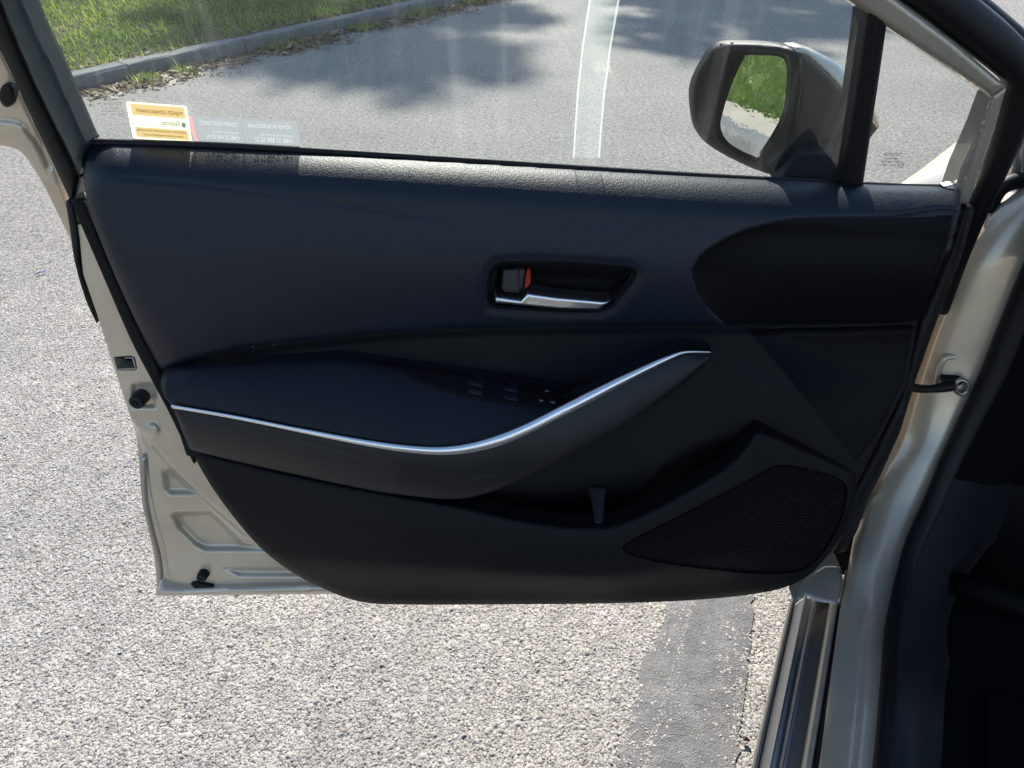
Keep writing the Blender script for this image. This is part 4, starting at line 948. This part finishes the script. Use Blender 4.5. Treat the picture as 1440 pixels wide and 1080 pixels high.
# ------------------------------------------------------------------ stuff: chippings, grass, litter
RIDGE1 = at_z(np.array([973.0, 952, 938, 928, 915, 905]), np.array([850.0, 930, 975, 1010, 1050, 1090]), 0)[:, :2]
RIDGE2 = at_z(np.array([960.0, 955, 948, 940, 935]), np.array([905.0, 945, 985, 1020, 1045]), 0)[:, :2]
def hnoise(x, y): return 0.5 + 0.25 * (np.sin(2.1 * x + 1.3 * y) + np.sin(1.7 * y - 2.6 * x + 1) * 0.6 + np.sin(5.3 * x + 4.1 * y + 2) * 0.4)
def scatter_chips():
    X, Y = rng.uniform(-2.6, 0.75, 700000), rng.uniform(0.50, 2.7, 700000)
    px, py = to_px(np.stack([X, Y, 0 * X], -1))
    vis = (px > -60) & (px < 1130) & (py > 190) & (py < 1130)
    trim = np.array([(130, 215), (190, 470), (215, 620), (245, 815), (500, 800), (1090, 790), (1300, 200)], float)
    vis &= ~inside(px, py, trim) & (py > lerp_on(px, [(-60, 150), (10, 215), (60, 240), (120, 400), (200, 640), (230, 810), (1130, 790)]))
    fall = np.clip((2.7 - Y) / 1.1, 0, 1); vis &= rng.random(len(X)) < 0.25 + 0.75 * fall
    ins = inside(X, Y, STRIP)
    rid = np.minimum(dist(X, Y, RIDGE1, False), dist(X, Y, RIDGE2, False))
    edge = dist(X, Y, STRIP)
    vis &= ~ins | (rng.random(len(X)) < 0.17 * np.clip(hnoise(X * 9, Y * 11) * 1.7 - 0.2, 0.25, 2) + 0.75 * np.exp(-(rid / 0.004) ** 2) + 0.55 * np.exp(-(edge / 0.012) ** 2))
    X, Y, ins, edge = X[vis], Y[vis], ins[vis], edge[vis]; n = len(X)
    base = np.array([(-1,-1,-1),(1,-1,-1),(1,1,-1),(-1,1,-1),(-1,-1,1),(1,-1,1),(1,1,1),(-1,1,1)], float)
    V = base[None] * np.where(base[None, :, 2:3] > 0, rng.uniform(0.45, 0.85, (n, 1, 1)), 1.0) * [1, 1, 1]
    V[:, :, 2] = base[None, :, 2]
    V = V + rng.normal(0, 0.20, V.shape)
    sz = rng.lognormal(math.log(0.0023), 0.30, n); sz = np.where(ins, sz * 0.75, sz)
    asp = rng.uniform(0.6, 1.0, n); hz = rng.uniform(0.11, 0.23, n)
    V = V * np.stack([sz, sz * asp, sz * hz], -1)[:, None, :]
    tl_ = rng.normal(0, 0.15, (n, 2)); th_ = rng.uniform(0, 2 * pi, n)
    V[:, :, 2] += V[:, :, 0] * tl_[:, :1] + V[:, :, 1] * tl_[:, 1:]
    c, s = np.cos(th_)[:, None], np.sin(th_)[:, None]
    V = np.stack([V[:, :, 0] * c - V[:, :, 1] * s + X[:, None], V[:, :, 0] * s + V[:, :, 1] * c + Y[:, None], V[:, :, 2] + (sz * hz * 0.35 + np.where(ins, 0.0035 + 0.0035 * np.clip(edge / 0.03, 0, 1), 0.0))[:, None]], -1)
    q = np.array([(4,5,6,7),(0,1,5,4),(1,2,6,5),(2,3,7,6),(3,0,4,7)])
    F = (np.arange(n)[:, None, None] * 8 + q[None]).reshape(-1, 4)
    return mk_fast("road_chippings", V.reshape(-1, 3), F, 4, M_CHIPS)
tag(scatter_chips(), "pale angular stone chippings bedded in the road surface", "chippings", kind="stuff")

def blades(n, place, hmean, wid, lean=0.5):
    P = place(n); n = len(P)
    h = rng.lognormal(math.log(hmean), 0.45, n); th_ = rng.uniform(0, 2 * pi, n); ln = rng.uniform(0.1, 1.0, n) * lean * h
    d = np.stack([np.cos(th_), np.sin(th_), 0 * th_], -1); sdir = np.stack([-np.sin(th_ + 0.6), np.cos(th_ + 0.6), 0 * th_], -1)
    w = (wid * rng.uniform(0.6, 1.4, n))[:, None]; up = np.array([0, 0, 1.0])
    V = np.stack([P - sdir * w, P + sdir * w, P + d * (ln * 0.35)[:, None] + up * (h * 0.6)[:, None] + sdir * w * 0.75, P + d * (ln * 0.35)[:, None] + up * (h * 0.6)[:, None] - sdir * w * 0.75,
                  P + d * ln[:, None] + up * (h * rng.uniform(0.75, 1.0, n))[:, None]], 1)
    tri = np.array([(0, 1, 2), (0, 2, 3), (3, 2, 4)]); F = (np.arange(n)[:, None, None] * 5 + tri[None]).reshape(-1, 3)
    return V.reshape(-1, 3), F
def lawn_place(n):
    a, b = rng.uniform(-1.8, 7.5, n), rng.uniform(0.13, 5.2, n) ** 1.0
    keep = (rng.random(n) < np.clip((b - 0.08) / 0.30, 0.06, 1)) & ((hnoise(a * 1.7, b * 2.3) > 0.30) | (rng.random(n) < 0.65))
    a, b = a[keep], b[keep]; q = K0 + a[:, None] * KD + b[:, None] * KN
    z = ZL - 0.02 + 0.10 * np.maximum(0, b - 0.3)
    P = np.stack([q[:, 0], q[:, 1], z], -1); px, py = to_px(P)
    k_ = (px > -150) & (px < 760) & (py > -180) & (py < 220)
    return P[k_]
def weed_place(n):
    a, b = rng.uniform(-0.4, 6.5, n), -np.abs(rng.normal(0, 0.09, n)) - 0.01
    keep = hnoise(a * 3.1, 0) > 0.62; a, b = a[keep], b[keep]; q = K0 + a[:, None] * KD + b[:, None] * KN
    return np.stack([q[:, 0], q[:, 1], 0 * a + 0.003], -1)
V1, F1 = blades(190000, lawn_place, 0.034, 0.0034, 1.5)
V2, F2 = blades(9000, weed_place, 0.035, 0.003, 1.0)
def bank_place(n):
    a, b = rng.uniform(-1.2, 2.6, n), 0.42 + rng.uniform(0, 1, n) ** 1.3 * 4.4
    q = S0 + a[:, None] * D2 + b[:, None] * N2; return np.stack([q[:, 0], q[:, 1], 0.08 + 0.14 * np.maximum(0, b - 0.42)], -1)
V3, F3 = blades(70000, bank_place, 0.06, 0.0036, 1.1)
tag(mk_fast("grass", np.vstack([V1, V2, V3]), np.vstack([F1, F2 + len(V1), F3 + len(V1) + len(V2)]), 3, M_GRASS), "rough green grass of the verge behind the kerb", "grass", kind="stuff")
def litter(n, place, size):
    P = place(n); n = len(P); th_ = rng.uniform(0, 2 * pi, n); s = size * rng.lognormal(0, 0.5, n)
    d = np.stack([np.cos(th_), np.sin(th_), rng.normal(0, 0.25, n)], -1); e = np.stack([-np.sin(th_), np.cos(th_), rng.normal(0, 0.35, n)], -1) * rng.uniform(0.15, 0.6, n)[:, None]
    P = P + np.array([0, 0, 1]) * (s * 0.25 + 0.003)[:, None]; s = s[:, None]
    V = np.stack([P - d * s, P - e * s, P + d * s, P + e * s], 1)
    return V.reshape(-1, 3), (np.arange(n)[:, None, None] * 4 + np.array([[(0, 1, 2), (0, 2, 3)]]).reshape(1, 2, 3)).reshape(-1, 3)
def litter_place(n):
    a, b = rng.uniform(-1.6, 8.5, n), rng.normal(-0.06, 0.13, n); b = np.where(b > -0.005, -0.02 - np.abs(b) * 0.5, b)
    keep = rng.random(n) < np.clip(hnoise(a * 2.2, 1) * 1.2 - 0.1, 0.1, 1); a, b = a[keep], b[keep]
    q = K0 + a[:, None] * KD + b[:, None] * KN; return np.stack([q[:, 0], q[:, 1], 0 * a], -1)
def edge_litter(n):
    a, b = rng.uniform(-0.8, 8, n), 0.14 + np.abs(rng.normal(0, 0.10, n)); q = K0 + a[:, None] * KD + b[:, None] * KN
    return np.stack([q[:, 0], q[:, 1], ZL - 0.01 + 0 * a], -1)
V1, F1 = litter(42000, litter_place, 0.015); V2, F2 = litter(3000, edge_litter, 0.014)
tag(mk_fast("leaf_litter", np.vstack([V1, V2]), np.vstack([F1, F2 + len(V1)]), 3, M_LITTER), "dry leaves and straw gathered along the foot of the kerb", "leaf litter", kind="stuff")

# a blue scrap and a brown leaf on the road
g = at_z(np.array([51.0, 63.0]), np.array([385.0, 381.0]), 0.008)
V, F = tube(np.array([g[0], (g[0] + g[1]) / 2 + [0, 0, 0.002], g[1]]), 0.0022, 6)
tag(mk("plastic_scrap", V, F, plastic("blue_plastic", (0.03, 0.09, 0.42), 0.4)), "tiny blue plastic scrap lying on the road left of the door", "litter")
g = at_z(np.array([1045.0, 1046, 1055.0, 1051]), np.array([1035.0, 1040, 1041.0, 1036]), 0.012)
V = np.vstack([g, g.mean(0) + [0, 0, 0.004], g - [0, 0, 0.004]]); F = [(0, 1, 4), (1, 2, 4), (2, 3, 4), (3, 0, 4), (0, 5, 6, 1), (1, 6, 7, 2), (2, 7, 8, 3), (3, 8, 5, 0)]
tag(mk("fallen_leaf", V, F, plastic("brown_leaf", (0.10, 0.035, 0.012), 0.6), smooth=False), "small curled brown leaf on the road beside the car's sill", "leaf")

# ------------------------------------------------------------------ trees beyond the frame whose shade dapples the road
def tree(x, y, h, cr, n, label, squash=0.75):
    t = tag(empty("tree", (x, y, 0)), label, "tree", "trees shading the road")
    path = np.array([(x, y, -0.1), (x + 0.05, y, h * 0.3), (x - 0.05, y + 0.1, h * 0.6), (x, y, h * 0.95)])
    parts = [tube(resample(path, 0.5, False) if False else path, np.array([0.20, 0.15, 0.10, 0.03]), 9)]
    tips = []
    for i in range(14):
        a = i * 2.4; z0 = h - cr * random.uniform(0.3, 1.2); L = cr * random.uniform(0.6, 1.0)
        tip = np.array([x + L * cos(a), y + L * sin(a), z0 + cr * random.uniform(0.2, 0.7)]); tips.append(tip)
        parts.append(tube(np.array([(x, y, z0), (np.array([x, y, z0]) + tip) / 2 + [0, 0, 0.15], tip]), np.array([0.06, 0.04, 0.012]), 6))
    V, F = join(parts); mk("trunk", V, F, M_BARK, t)
    cl = []
    for tip in tips:
        for q in range(5): cl.append(tip + rng.normal(0, cr * 0.28, 3) * [1, 1, squash])
    for q in range(18): cl.append(np.array([x, y, h]) + rng.normal(0, cr * 0.40, 3) * [1, 1, squash])
    cl = np.array(cl); c = cl[rng.integers(0, len(cl), n)]; P = c + rng.normal(0, cr * 0.10, (n, 3))
    a = rng.normal(0, 1, (n, 3)); a /= np.linalg.norm(a, axis=1)[:, None]; b = np.cross(a, rng.normal(0, 1, (n, 3))); b /= np.linalg.norm(b, axis=1)[:, None]
    s = 0.10 * rng.uniform(0.6, 1.4, n)[:, None]
    V = np.stack([P - a * s, P - b * s * 0.55, P + a * s, P + b * s * 0.55], 1).reshape(-1, 3)
    mk_fast("crown", V, np.arange(4 * n).reshape(-1, 4), 4, M_LEAF, None)
    o = bpy.data.objects["crown"] if "crown" in bpy.data.objects else None
    cr_o = [ob for ob in COL.objects if ob.name.startswith("crown") and ob.parent is None][-1]
    cr_o.parent = t; cr_o.matrix_parent_inverse = Matrix.Translation(-Vector((x, y, 0)))
tree(-2.9, 26.7, 17.0, 1.3, 6000, "leafy tree beyond the kerb, the left of the two shading the road")
tree(0.9, 23.7, 13.0, 1.35, 5600, "leafy tree up the road, the right of the two shading it")
